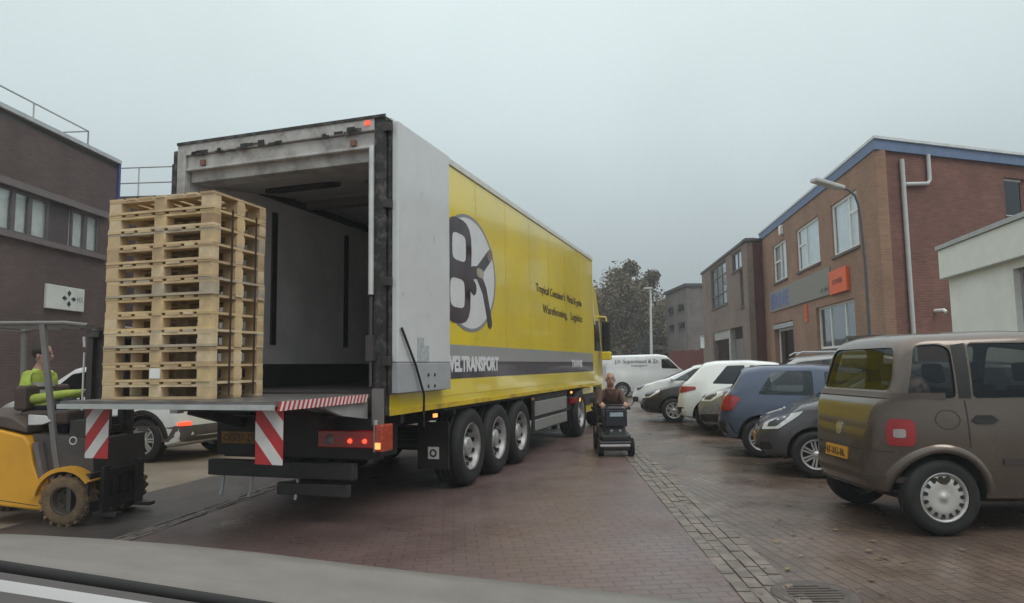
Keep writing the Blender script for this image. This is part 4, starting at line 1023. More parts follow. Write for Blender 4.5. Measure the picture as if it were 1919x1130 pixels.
# ------------------------------------------------------------------ cars
def lerp(tab, x):
    if x <= tab[0][0]: return tab[0][1]
    for (a, va), (b, vb) in zip(tab[:-1], tab[1:]):
        if x <= b: return va + (vb - va) * (x - a) / (b - a)
    return tab[-1][1]
def smooth(tab, x, k=0.05):
    return sum(lerp(tab, x + d * k) * w for d, w in ((-1, .15), (-.5, .2), (0, .3), (.5, .2), (1, .15)))
class Body:
    def __init__(s, L, W, top, belt, plan, bot=None, tumble=.24, crown=.03, round_=.10, kp=.03, flare=.0):
        s.L, s.W, s.top, s.belt, s.plan = L, W, top, belt, plan
        s.bot = bot or [(0, .42), (.12, .30), (.5, .22), (L - .6, .20), (L - .15, .24), (L, .36)]
        s.tumble, s.crown, s.rd, s.kp = tumble, crown, round_, kp
    def section(s, x, ins=0.0, zfloor=None):
        zt = smooth(s.top, x, s.kp) - ins; zb = lerp(s.bot, x) if zfloor is None else zfloor
        w = smooth(s.plan, x, .05) * s.W / 2 - ins
        zt = max(zt, zb + .08)
        bl = min(lerp(s.belt, x), zt - .05)
        bl = max(bl, zb + .04)
        h = bl - zb
        P = [(0, zb), (.55 * w, zb), (.86 * w, zb + .01), (.94 * w, zb + .05), (.975 * w, zb + .22 * h), (.992 * w, zb + .42 * h), (1.0 * w, zb + .58 * h), (.992 * w, zb + .74 * h), (.978 * w, zb + .88 * h), (.955 * w, bl)]
        up = zt - bl; rd = min(s.rd, up * .6)
        we = .955 * w - s.tumble * (up - rd)
        for t in (.2, .4, .6, .8, 1.0):
            P.append((.955 * w + (we - .955 * w) * t + .012 * math.sin(math.pi * t) * min(1, up / .4), bl + (up - rd) * t))
        rw = min(rd * 1.25, we * .5)
        for a in (25, 50, 75):
            P.append((we - rw + rw * math.cos(R(a)), bl + up - rd + (rd - s.crown * min(1, up / .3) * .7) * math.sin(R(a))))
        zc = zt - s.crown * min(1, up / .3) * .7
        P.append(((we - rw) * .55, zc + (zt - zc) * .75)); P.append((0, zt))
        return P
    def loft(s, x0=0.0, x1=None, ins=0.0, zfloor=None, n=64):
        x1 = s.L if x1 is None else x1
        xs = [x0 + (x1 - x0) * (0.5 - 0.5 * math.cos(math.pi * (i / n))) * .45 + (x1 - x0) * (i / n) * .55 for i in range(n + 1)]
        b = MB(); rings = []
        vs = []; m = None
        for x in xs:
            P = s.section(x, ins, zfloor)
            ring = [(x, y, z) for y, z in P] + [(x, -y, z) for y, z in reversed(P[1:-1])]
            m = len(ring); vs += ring
        fs = []
        for i in range(n):
            for k in range(m): fs.append((i * m + k, (i + 1) * m + k, (i + 1) * m + (k + 1) % m, i * m + (k + 1) % m))
        fs.append(tuple(range(m - 1, -1, -1))); fs.append(tuple(n * m + k for k in range(m)))
        b.add(vs, fs, 0, True)
        return b
def prism_obj(poly, d0, d1, ax):
    o = MB().prism(poly, d0, d1, ax).build('cutter', INTER); return o
def refine(poly, step):
    out = []
    for i in range(len(poly)):
        a = Vector(poly[i]); c = Vector(poly[(i + 1) % len(poly)]); n = max(1, int((c - a).length / step))
        out += [a + (c - a) * k / n for k in range(n)]
    return out
def rounded(poly, r=.04, n=3):
    out = []
    for i in range(len(poly)):
        p = Vector(poly[i]); a = Vector(poly[i - 1]); c = Vector(poly[(i + 1) % len(poly)])
        ra = min(r, (a - p).length * .4); rc = min(r, (c - p).length * .4)
        A = p + (a - p).normalized() * ra; C = p + (c - p).normalized() * rc
        for k in range(n + 1):
            t = k / n; out.append(tuple(A * (1 - t) ** 2 + p * 2 * t * (1 - t) + C * t * t))
    return out
def decal(bvh, poly, fr, off, m, name, parent, step=.05, skirt=.02, grow=0.0, label=None):
    """a thin panel that follows the car body: poly lies in the x/y of frame fr and is pushed along fr's -z onto the body"""
    poly = [Vector(p) for p in poly]
    if grow:
        c = sum(poly, Vector((0, 0))) / len(poly)
        poly = [p + (p - c).normalized() * grow for p in poly]
    rim = refine(poly, step); n = len(rim)
    x0, x1 = min(p.x for p in rim), max(p.x for p in rim); y0, y1 = min(p.y for p in rim), max(p.y for p in rim)
    def inside(p):
        c = False
        for i in range(n):
            a, b = rim[i], rim[i - 1]
            if (a.y > p.y) != (b.y > p.y) and p.x < (b.x - a.x) * (p.y - a.y) / (b.y - a.y) + a.x: c = not c
        return c
    pts = list(rim); nx, ny = int((x1 - x0) / step), int((y1 - y0) / step)
    for i in range(1, nx + 1):
        for j in range(1, ny + 1):
            p = Vector((x0 + (x1 - x0) * i / (nx + 1), y0 + (y1 - y0) * j / (ny + 1)))
            if inside(p) and min((p - q).length for q in rim) > step * .4: pts.append(p)
    vs, es, fs, *_ = geometry.delaunay_2d_cdt(pts, [], [list(range(n))], 1, 1e-5)
    d = -fr.col[2].to_3d().normalized(); top = []; nor = []
    hits = []
    for p in vs:
        o = fr @ Vector((p.x, p.y, 0)); hits.append((o, bvh.ray_cast(o, d, 6)))
    deep = [(h[0] - o).dot(d) for o, h in hits if h[0] is not None]
    dm = max(deep) if deep else 3.0
    for o, h in hits:
        if h[0] is None:
            q = bvh.find_nearest(o + d * dm); hit, nn = q[0], q[1]
        else: hit, nn = h[0], h[1]
        if nn.dot(d) > 0: nn = -nn
        top.append(hit + nn * off); nor.append(nn)
    b = MB(); nv = len(vs)
    edge = {}
    for f in fs:
        for i in range(len(f)):
            e = (f[i], f[(i + 1) % len(f)]); edge[e] = edge.get(e, 0) + 1
    allv = top + [t - q * (off + skirt) if off > 0 else t - q * .004 for t, q in zip(top, nor)]
    b.add(allv, [tuple(f) for f in fs], 0, True)
    sk = [(a, c, c + nv, a + nv) for (a, c) in edge if (c, a) not in edge]
    k = len(b.v)
    b.add(allv, [tuple(f) for f in sk], 0, False)
    o = b.build(name, m, parent, fixn=False)
    bm = bmesh.new(); bm.from_mesh(o.data)
    loose = [v for v in bm.verts if not v.link_faces]; bmesh.ops.delete(bm, geom=loose, context='VERTS')
    bm.to_mesh(o.data); bm.free()
    # faces must look outward
    f0 = o.data.polygons[0]
    if f0.normal.dot(-d) < 0: o.data.flip_normals()
    if label: o['label'] = label
    return o
F_LEFT = lambda: frame((0, 3, 0), (-1, 0, 0), (0, 0, 1))     # looks at the car's left (+y) side; poly x is -x
F_RIGHT = lambda: frame((0, -3, 0), (1, 0, 0), (0, 0, 1))
F_REAR = lambda: frame((-3, 0, 0), (0, -1, 0), (0, 0, 1))
def F_FRONT(L): return frame((L + 3, 0, 0), (0, 1, 0), (0, 0, 1))
def F_DIAG(x, y, ang, up=(0, 0, 1)):   # looks at the body from direction ang in plan
    n = Vector((math.cos(ang), math.sin(ang), 0)); o = Vector((x, y, 0)) + n * 2
    return frame(o, Vector((0, 0, 1)).cross(n), (0, 0, 1))
def car(name, label, cat, loc, heading, body, paint, wheels, sides, ws=None, rw=None, group=None, glassm=None, rim='spoke', rimm=None, cab=None, arch=.055, trimm=None, archm=None):
    """heading: unit direction the car's front points to; loc = ground point under the rear bumper centre. Returns root and BVH."""
    h = Vector((heading[0], heading[1], 0)).normalized()
    root = thing(name, label, cat, loc, math.atan2(h.y, h.x), group)
    L = body.L; xr, xf, Rw, tw = wheels
    lo_ = body.loft(); solid = lo_.build('body', paint)
    bm = bmesh.new(); bm.from_mesh(solid.data); bvh = BVHTree.FromBMesh(bm); bm.free()
    cutters = []
    for x in (xr, xf):
        for s in (-1, 1):
            M = frame((x, s * (body.W / 2 - .30), Rw), (1, 0, 0), (0, 0, 1))
            c = MB(); c.lathe([(Rw + arch, -.5 if s > 0 else -.02), (Rw + arch, .02 if s > 0 else .5)], 40, 0, frame((x, s * (body.W / 2 - .12), Rw), (1, 0, 0), (0, 0, 1)), sm=False)
            # lathe z axis points to -y here; build a plain closed cylinder instead
            c = MB(); ring = [(x + (Rw + arch) * math.cos(2 * math.pi * k / 40), Rw + (Rw + arch) * math.sin(2 * math.pi * k / 40)) for k in range(40)]
            c.prism(ring, s * (body.W / 2 - .27), s * (body.W / 2 + .3), 'y'); cutters.append(c.build('cutter', INTER))
    c0, c1, zf = cab
    inner = body.loft(c0, c1, .045, zf, 36).build('cutter', INTER); cutters.append(inner)
    for s in sides: cutters.append(prism_obj(rounded(s, .05), -2, 2, 'y'))
    if ws: cutters.append(prism_obj(rounded(ws, .06), (c0 + c1) / 2, L + 1, 'x'))
    if rw: cutters.append(prism_obj(rounded(rw, .08), -1, (c0 + c1) / 2, 'x'))
    for c in cutters:
        md = solid.modifiers.new('cut', 'BOOLEAN'); md.operation = 'DIFFERENCE'; md.object = c; md.solver = 'EXACT'
    me = evaluated(solid)
    solid.modifiers.clear(); old = solid.data; solid.data = me
    for c in cutters: bpy.data.objects.remove(c)
    me.materials.clear(); me.materials.append(paint); me.materials.append(INTER)
    for p in me.polygons:
        p.use_smooth = True
        r = bvh.find_nearest(p.center); p.material_index = 1 if r[3] > .012 else 0
    me.set_sharp_from_angle(angle=R(38))
    solid.parent = root
    gm = glassm or CARGLASS
    for s in sides:
        decal(bvh, [(-x, z) for x, z in reversed(rounded(s, .05))], F_LEFT(), -.012, gm, 'side_window', root, .08, grow=.02)
        decal(bvh, [(x, z) for x, z in rounded(s, .05)], F_RIGHT(), -.012, gm, 'side_window', root, .08, grow=.02)
    if ws: decal(bvh, [(y, z) for y, z in rounded(ws, .06)], F_FRONT(L), -.012, gm, 'windscreen', root, .08, grow=.02)
    if rw: decal(bvh, [(-y, z) for y, z in reversed(rounded(rw, .08))], F_REAR(), -.012, gm, 'rear_window', root, .06, grow=.02)
    # seats seen through the glass
    bl = lerp(body.belt, (c0 + c1) / 2)
    xm = c0 + (c1 - c0) * .52
    for x, y in ((xm, .36), (xm, -.36), (c0 + .62, .36), (c0 + .62, -.36)):
        b = MB(); b.prism([(x - .12, zf + .25), (x + .12, zf + .25), (x - .02, bl + .12), (x - .14, bl + .12)], y - .22, y + .22, 'y')
        b.prism([(x - .14, bl + .16), (x - .04, bl + .16), (x - .07, bl + .34), (x - .15, bl + .34)], y - .12, y + .12, 'y')
        b.build('seat', mat('dark seat cloth', (.05, .045, .045), .9, var=.2), root, bevel=.03)
    # wheels
    rm = rimm or SILVER
    for x in (xr, xf):
        for s in (-1, 1):
            t_, r, M, rr, hh, dish = wheel(root, (x, s * (body.W / 2 - .02 - tw / 2), Rw), Rw, tw, 1 if s > 0 else -1, rm, dish=.03, rimr=.66)
            # wheel() axle runs along local x; turn it onto y
            rot = Matrix.Translation((x, s * (body.W / 2 - .02 - tw / 2), Rw)) @ Matrix.Rotation(R(90), 4, 'Z') @ Matrix.Translation((-x, -s * (body.W / 2 - .02 - tw / 2), -Rw))
            t_.data.transform(rot); M = rot @ M
            r.v = [tuple(rot @ Vector(v)) for v in r.v]
            if rim == 'cover':
                r.lathe([(rr * .86, hh * .62), (rr * .80, hh * .80), (rr * .50, hh * .86), (rr * .34, hh * .80), (rr * .14, hh * .80), (rr * .12, hh * .88), (0, hh * .90)], 40, 0, M)
                for k in range(15):
                    a = 2 * math.pi * k / 15
                    r.prism([(rr * .66, -rr * .055), (rr * .66, rr * .055), (rr * .82, rr * .085), (rr * .82, -rr * .085)], hh * .74, hh * .865, 'z', 1, M @ Matrix.Rotation(a, 4, 'Z'))
            else:
                ns = 7
                for k in range(ns):
                    a = 2 * math.pi * k / ns
                    for q in (-.12, .12):
                        r.prism([(rr * .12, -rr * .05 + q * rr * .5), (rr * .12, rr * .05 + q * rr * .5), (rr * .90, rr * .055 + q * rr), (rr * .90, -rr * .055 + q * rr)], hh * .55, hh * .78, 'z', 0, M @ Matrix.Rotation(a, 4, 'Z'))
                r.lathe([(rr * .24, hh * .55), (rr * .22, hh * .84), (0, hh * .88)], 20, 0, M)
            r.build('rim', [rm, BLACK], t_)
    return root, bvh
def hatch(L, H, belt, hood, x_ws_base, x_ws_top, x_rr, rear_low=.9, nose=.62):
    return [(0, .52), (.02, .62), (.06, rear_low), (.12, belt - .02), (.20, belt + .05), (x_rr, H - .06), (x_rr + .28, H - .01), ((x_rr + x_ws_top) / 2 + .2, H), (x_ws_top, H - .06), (x_ws_base, hood + .03), (x_ws_base + .22, hood - .02), (L - .45, hood - .13), (L - .15, nose + .10), (L - .05, nose), (L - .01, nose - .1), (L, nose - .14)]
def plan(L, r=.62, f=.60): return [(0, r), (.05, r + .16), (.14, r + .26), (.32, .965), (.7, 1), (L - 1.1, 1), (L - .6, .955), (L - .28, .85), (L - .1, .73), (L, f)]
def sidewin(body, belt, segs, lo=.03, hi=.10):
    out = []
    for (xa, xb, ta, tb) in segs:   # bottom xa..xb, top ta..tb
        n = 4
        topp = [(ta + (tb - ta) * k / n, smooth(body.top, ta + (tb - ta) * k / n, .05) - hi) for k in range(n + 1)]
        out.append([(xa, lerp(belt, xa) + lo), (xb, lerp(belt, xb) + lo)] + list(reversed(topp)))
    return out
def plate(bvh, root, x0, z0, w_, h_, front, L, txt, y=0.0):
    fr = F_FRONT(L) if front else F_REAR()
    cx = y if front else -y
    p = decal(bvh, [(cx - w_ / 2, z0), (cx + w_ / 2, z0), (cx + w_ / 2, z0 + h_), (cx - w_ / 2, z0 + h_)], fr, .012, PLATE, 'number_plate', root, .06)
    o = fr @ Vector((cx, z0 + h_ / 2, 0)); hit = bvh.ray_cast(o, -fr.col[2].to_3d(), 6)[0]
    nx = fr.col[0].to_3d(); 
    if hit: text_mesh('lettering', txt, INK, p, frame(hit + fr.col[2].to_3d() * .02 - nx * w_ * .44 - Vector((0, 0, h_ * .32)), nx, (0, 0, 1)), .08, w_ * .88, h_ * .62, .0012)
    return p
def mirrors(root, body, x, z, paint, sx=1):
    for s in (-1, 1):
        w0 = body.W / 2 * .95
        b = MB(); b.ball((0, 0, 0), (.07, .10, .075), 12, 0, Matrix.Translation((x, s * (w0 + .10), z))); b.bar((x + .02, s * (w0 - .06), z - .05), (x, s * (w0 + .06), z - .03), .04, .04)
        b.build('mirror', paint, root)

def carpaint(name, col, metal=.5, rough=.28):
    return mat(name, col, rough, metal=metal, var=.06, scale=2.0, coat=.55, dirt=tuple(c * .6 + .03 for c in col), dirtamt=.35, bump=0)
HG = Vector((.985, -.175, 0))       # bays: cars nosed in point this way
GRP = None
# --- near brown MPV
PM1 = mat('taupe metallic paint', (.112, .084, .066), .26, metal=.45, var=.07, scale=2.0, coat=.7, dirt=(.08, .06, .047), dirtamt=.5)
tm = [(0, .50), (.015, .70), (.04, .98), (.08, 1.10), (.13, 1.16), (.18, 1.20), (.22, 1.34), (.28, 1.62), (.35, 1.71), (.50, 1.755), (1.4, 1.78), (2.2, 1.75), (2.6, 1.65), (3.15, 1.14), (3.25, 1.06), (3.65, .90), (3.83, .70), (3.89, .58), (3.9, .52)]
bt = [(0, 1.13), (4, 1.13)]
mb_ = Body(3.9, 1.60, tm, bt, [(0, .48), (.03, .62), (.10, .76), (.22, .885), (.38, .96), (.65, 1), (3.1, 1), (3.5, .95), (3.75, .82), (3.9, .6)], [(0, .46), (.06, .34), (.3, .27), (3.4, .22), (3.9, .36)], tumble=.17, round_=.15)
sd_ = [[(.30, 1.175), (.70, 1.165), (.72, 1.60), (.62, 1.645), (.42, 1.63)], [(.85, 1.165), (1.88, 1.165), (1.88, 1.645), (.88, 1.645)], [(1.98, 1.165), (2.95, 1.17), (2.52, 1.585), (2.0, 1.64)]]
wheel_n = G(1757, 1002)
hd = Vector((1, .02, 0)).normalized(); lf = Vector((-hd.y, hd.x, 0))
locn = wheel_n - hd * .49 + lf * (1.60 / 2 - .10)
mpv, bv = car('parked_car', 'brown compact people carrier parked nearest, its rear and silver wheel cover towards the street', 'car', (locn.x, locn.y, 0), hd, mb_, PM1, (.53, 3.25, .325, .19), sd_, ws=[(-.6, 1.2), (.6, 1.2), (.52, 1.58), (-.52, 1.58)], rw=[(-.62, 1.235), (.62, 1.235), (.55, 1.62), (-.55, 1.62)], cab=(.24, 3.1, .42), rim='cover', glassm=glass('wet car glass', (.44, .46, .45), (.50, .54, .58)), group=GRP, rimm=mat('silver wheel cover', (.50, .48, .46), .4, metal=.3, var=.06))
for s in (-1, 1):
    fr = F_DIAG(.22, s * .70, R(180 - s * 45))
    tl = decal(bv, rounded([(-.10, .76), (.10, .76), (.115, .86), (.10, .985), (-.08, .995), (-.11, .92)], .04), fr, .016, REDL, 'tail_light', mpv, .03)
    decal(bv, rounded([(-.05, .83), (.04, .83), (.04, .905), (-.05, .905)], .02), fr, .021, mat('greyed lamp lens', (.36, .32, .31), .15, var=.2, coat=.6), 'reverse_lens', tl, .03)
plate(bv, mpv, 0, .585, .42, .11, False, 4.0, '47-XG-BL', .02)
decal(bv, [(-.85, .70), (.85, .70), (.85, .708), (-.85, .708)], F_REAR(), .0015, INTER, 'tailgate_gap', mpv, .05, skirt=.001)
decal(bv, [(-.80, 1.165), (.80, 1.165), (.80, 1.215), (-.80, 1.215)], F_REAR(), .012, mat('brown ledge', (.07, .05, .04), .4), 'tailgate_ledge', mpv, .05)
decal(bv, [(-.95, .44), (.95, .44), (.95, .49), (-.95, .49)], F_REAR(), .010, mat('brown bumper lip', (.06, .045, .035), .5), 'bumper_lip', mpv, .06)
em_ = decal(bv, rounded([(-.055, .80), (.055, .80), (.055, .92), (-.055, .92)], .045), F_REAR(), .010, mat('chrome emblem', (.5, .48, .45), .2, metal=.8), 'emblem', mpv, .03)
for s in (-1, 1):
    fr = F_RIGHT() if s < 0 else F_LEFT(); q = 1 if s < 0 else -1
    P = lambda pts: [(q * x, z) for x, z in (pts if s < 0 else reversed(pts))]
    decal(bv, P([(.80, .975), (.85, .945), (.98, .945), (1.04, .975), (.98, 1.02), (.85, 1.02)]), fr, .012, BLACK, 'door_handle', mpv, .04)
    for x, zl in ((.77, .74), (1.93, .36)): decal(bv, P([(x - .006, zl), (x + .006, zl), (x + .006, 1.15), (x - .006, 1.15)]), fr, .0015, INTER, 'door_gap', mpv, .06, skirt=.001)
    decal(bv, P([(1.05, .60), (2.85, .60), (2.85, .65), (1.05, .65)]), fr, .012, mat('brown rubbing strip', (.05, .04, .034), .5), 'rubbing_strip', mpv, .08)
    # dark pillar between quarter glass and door glass
    decal(bv, P([(.725, 1.165), (.83, 1.165), (.86, 1.65), (.735, 1.63)]), fr, .003, BLACK, 'dark_pillar', mpv, .06, skirt=.002)
# fuel flap ring on the right side
ring = MB(); 
for k in range(28):
    a0, a1 = 2 * math.pi * k / 28, 2 * math.pi * (k + 1) / 28; vv = []
    for a, r_ in ((a0, .105), (a1, .105), (a1, .098), (a0, .098)):
        h_ = bv.ray_cast(Vector((.60 + r_ * 1.0 * math.cos(a), -3, .985 + r_ * .80 * math.sin(a))), Vector((0, 1, 0)), 5); vv.append(h_[0] + Vector((0, -.002, 0)))
    ring.add(vv, [(0, 1, 2, 3)])
ring.build('fuel_flap', INTER, mpv)
# wheel arch lip (right and left)
def arch_lip(root, bv, x, Rw, m, r0, r1, s, a0=4, a1=176, off=.012):
    b = MB(); prev = None; n = 30
    for k in range(n + 1):
        a = R(a0 + (a1 - a0) * k / n); vv = []
        for r_ in (r0, (r0 + r1) / 2, r1):
            h_ = bv.ray_cast(Vector((x + r_ * math.cos(a), s * 3, Rw + r_ * math.sin(a))), Vector((0, -s, 0)), 5)
            if h_[0] is None: vv = None; break
            p = h_[0]; vv.append(p + Vector((0, s * off * (1 if r_ != r1 else .0), 0)))
        if vv is None: prev = None; continue
        vv.insert(0, vv[0] - Vector((0, s * .05, 0)))
        if prev:
            for i in range(3): b.add([prev[i], vv[i], vv[i + 1], prev[i + 1]], [(0, 1, 2, 3)], 0, True)
        prev = vv
    return b.build('wheel_arch', m, root, merge=True)
for s in (-1, 1): arch_lip(mpv, bv, .53, .325, PM1, .383, .45, s, off=.028)
MB().ball((0, 0, 0), (.14, .20, .17), 12, 0, Matrix.Translation((.52, -.40, 1.22))).build('luggage', mat('patterned luggage', (.30, .22, .19), .7, var=.9, scale=14), mpv)
decal(bv, [(-.68, .30), (.68, .30), (.68, .36), (-.68, .36)], F_REAR(), .006, BLACK, 'lower_valance', mpv, .06)

# --- dark grey hatchback nosed towards the street
def front_details(root, bv, L, hl, plate_txt=None, plate_z=.42, grille=None, fog=True, emblem=True, lit=False, pm=None):
    for s in (-1, 1):
        fr = F_DIAG(L - .25, s * .6, s * R(38))
        decal(bv, rounded([(p[0] * s, p[1]) for p in (hl if s > 0 else reversed(hl))], .02), fr, .010, CLEARL, 'headlight', root, .03)
        hl2 = [(p[0] * .55 + .02, p[1] * .7 + .3 * sum(q[1] for q in hl) / len(hl)) for p in hl]
        decal(bv, rounded([(p[0] * s, p[1]) for p in (hl2 if s > 0 else reversed(hl2))], .02), fr, .013, mat('lamp reflector', (.12, .12, .13), .2, metal=.6), 'headlight_reflector', root, .03)
    if grille: 
        decal(bv, rounded(grille, .03), F_FRONT(L), .006, BLACK, 'grille', root, .05)
    if emblem: decal(bv, rounded([(-.05, .66), (.05, .66), (.05, .74), (-.05, .74)], .035), F_FRONT(L), .012, mat('chrome emblem', (.5, .48, .45), .2, metal=.8), 'emblem', root, .03)
    if plate_txt: plate(bv, root, 0, plate_z, .50, .115, True, L, plate_txt)
    if fog:
        for s in (-1, 1):
            fr = F_DIAG(L - .2, s * .55, s * R(30))
            decal(bv, rounded([(-.09, .34), (.09, .34), (.07, .44), (-.07, .44)], .02), fr, .008, BLACK, 'fog_light', root, .03)
def hood_line(root, bv, body, x0, x1, m):
    for s in (-1, 1):
        b = MB(); prev = None
        for k in range(13):
            x = x0 + (x1 - x0) * k / 12; y = s * body.W / 2 * (.80 - .12 * (k / 12) ** 2)
            h_ = bv.ray_cast(Vector((x, y, 3)), Vector((0, 0, -1)), 4)
            if h_[0] is None: continue
            a = h_[0] + Vector((0, .004, .002)); c = h_[0] + Vector((0, -.004, .002))
            if prev: b.add([prev[0], a, c, prev[1]], [(0, 1, 2, 3)])
            prev = (a, c)
        b.build('bonnet_gap', m, root)
def side_details(root, bv, xs, z0, z1, hx=None, hz=.9, hm=None):
    for s in (-1, 1):
        fr = F_RIGHT() if s < 0 else F_LEFT(); q = 1 if s < 0 else -1
        P = lambda pts: [(q * x, z) for x, z in (pts if s < 0 else reversed(pts))]
        for x in xs: decal(bv, P([(x - .005, z0), (x + .005, z0), (x + .005, z1), (x - .005, z1)]), fr, .0015, INTER, 'door_gap', root, .06, skirt=.001)
        for x in (hx or []): decal(bv, P([(x - .09, hz - .018), (x + .09, hz - .018), (x + .09, hz + .018), (x - .09, hz + .018)]), fr, .018, hm or BLACK, 'door_handle', root, .04)
GB = carpaint('dark grey paint', (.085, .080, .085), .4, .28)
Lb = 3.75; beltb = [(0, .93), (Lb - 1.2, .90), (Lb, .80)]
bb_ = Body(Lb, 1.66, hatch(Lb, 1.50, .93, .94, 2.95, 2.1, .50), beltb, plan(Lb), tumble=.30)
sb_ = sidewin(bb_, beltb, [(.55, 1.28, .72, 1.32), (1.38, 2.62, 1.42, 2.10)])
def place_front(u, v, hd, body, xf, off=.10):   # ground point below the near front wheel -> car origin (heading hd, near side = left of travel when facing the street)
    w_ = G(u, v); l = Vector((-hd.y, hd.x, 0))
    return w_ - hd * xf - l * (body.W / 2 - off)
hdB = Vector((-.955, .295, 0)).normalized()
oB = place_front(1532, 895, hdB, bb_, 3.02)
cB, bB = car('parked_car', 'dark grey hatchback with bright headlight, its nose towards the street beside the brown people carrier', 'car', (oB.x, oB.y, 0), hdB, bb_, GB, (.62, 3.02, .30, .18), sb_, ws=[(-.58, 1.0), (.58, 1.0), (.50, 1.40), (-.50, 1.40)], rw=[(-.52, 1.06), (.52, 1.06), (.46, 1.38), (-.46, 1.38)], cab=(.30, 2.9, .40), group=GRP)
front_details(cB, bB, Lb, [(-.13, .60), (.10, .62), (.30, .80), (.34, .86), (.10, .78), (-.10, .68)], '83-ZP-KT', .40, [(-.52, .28), (.52, .28), (.46, .42), (-.46, .42)])
decal(bB, rounded([(-.34, .545), (.34, .545), (.38, .60), (-.38, .60)], .02), F_FRONT(Lb), .010, mat('chrome bar', (.45, .45, .46), .25, metal=.7), 'grille_bar', cB, .05)
hood_line(cB, bB, bb_, 2.95, 3.5, INTER); side_details(cB, bB, (1.33, 2.72), .35, .9, (1.5, 2.6), .82); mirrors(cB, bb_, 2.62, .98, GB)

# --- blue grey hatchback, tail towards the street
BLP = carpaint('blue grey paint', (.078, .098, .150), .35, .22)
Lc = 4.0; beltc = [(0, .98), (1.0, .94), (Lc - 1.2, .90), (Lc, .82)]
bc_ = Body(Lc, 1.74, hatch(Lc, 1.47, .98, .95, 3.05, 2.15, .42, .86), beltc, plan(Lc, .66), tumble=.27)
sc_ = sidewin(bc_, beltc, [(.62, 1.45, .86, 1.45), (1.62, 2.72, 1.62, 2.16)], .04, .11)
hdC = Vector((.955, -.295, 0)).normalized()
def place_rear(u, v, hd, body, xr, off=.10):
    w_ = G(u, v); l = Vector((-hd.y, hd.x, 0))
    return w_ - hd * xr + l * (body.W / 2 - off)
oC = place_rear(1420, 857, hdC, bc_, .58)
cC, bC = car('parked_car', 'blue grey hatchback between dark hatchback and silver car, its tail towards the street', 'car', (oC.x, oC.y, 0), hdC, bc_, BLP, (.66, 3.2, .31, .19), sc_, ws=[(-.60, 1.00), (.60, 1.00), (.52, 1.36), (-.52, 1.36)], rw=[(-.60, 1.05), (.60, 1.05), (.52, 1.36), (-.52, 1.36)], cab=(.28, 3.0, .42), group=GRP)
for s in (-1, 1):
    decal(bC, rounded([(-.13, .74), (.10, .74), (.20, .94), (.06, .99), (-.11, .94)], .03), F_DIAG(.15, s * .75, R(180 - s * 45)), .012, REDL, 'tail_light', cC, .03)
plate(bC, cC, 0, .66, .50, .115, False, Lc, 'R-419-FD')
decal(bC, [(-.8, .38), (.8, .38), (.8, .56), (-.8, .56)], F_REAR(), .006, BLACK, 'lower_bumper', cC, .06)
side_details(cC, bC, (1.54, 2.85), .38, .94, (1.25, 2.4), .84, BLP); mirrors(cC, bc_, 2.70, 1.0, BLP)

# --- silver SUV nosed towards the street
SLP = carpaint('silver grey paint', (.30, .30, .30), .5, .26)
Ld = 4.25; beltd = [(0, 1.05), (Ld - 1.2, 1.0), (Ld, .92)]
bd_ = Body(Ld, 1.78, hatch(Ld, 1.66, 1.05, 1.06, 3.2, 2.3, .45, .95, .72), beltd, plan(Ld, .66, .66), tumble=.26)
sdd = sidewin(bd_, beltd, [(.6, 1.5, .78, 1.5), (1.62, 2.9, 1.62, 2.32)])
nd = G(1312, 812); hdD = Vector((-.965, .26, 0)).normalized(); lD = Vector((-hdD.y, hdD.x, 0))
oD = nd - hdD * Ld
cD, bD = car('parked_car', 'silver grey car mostly hidden behind the blue hatchback, only its nose and roof showing', 'car', (oD.x, oD.y, 0), hdD, bd_, SLP, (.72, 3.4, .33, .2), sdd, ws=[(-.62, 1.12), (.62, 1.12), (.54, 1.55), (-.54, 1.55)], rw=[(-.58, 1.16), (.58, 1.16), (.50, 1.54), (-.50, 1.54)], cab=(.3, 3.15, .42), group=GRP)
front_details(cD, bD, Ld, [(-.14, .72), (.10, .72), (.30, .86), (.28, .93), (.0, .88), (-.14, .82)], '19-SB-NK', .48, [(-.50, .55), (.50, .55), (.55, .80), (-.55, .80)])
decal(bD, [(-.8, .30), (.8, .30), (.8, .46), (-.8, .46)], F_FRONT(Ld), .008, BLACK, 'lower_bumper', cD, .06)
hood_line(cD, bD, bd_, 3.2, 3.95, INTER); side_details(cD, bD, (1.56, 2.95), .4, 1.0, (1.4, 2.8), .92); mirrors(cD, bd_, 2.88, 1.1, SLP)
b = MB()
for s in (-1, 1): b.tube([(.7, s * .60, 1.66), (.8, s * .60, 1.70), (2.2, s * .60, 1.70), (2.3, s * .60, 1.64)], .016, 8)
for s_ in (0, 1): pass
b.build('roof_rail', GALV, cD)

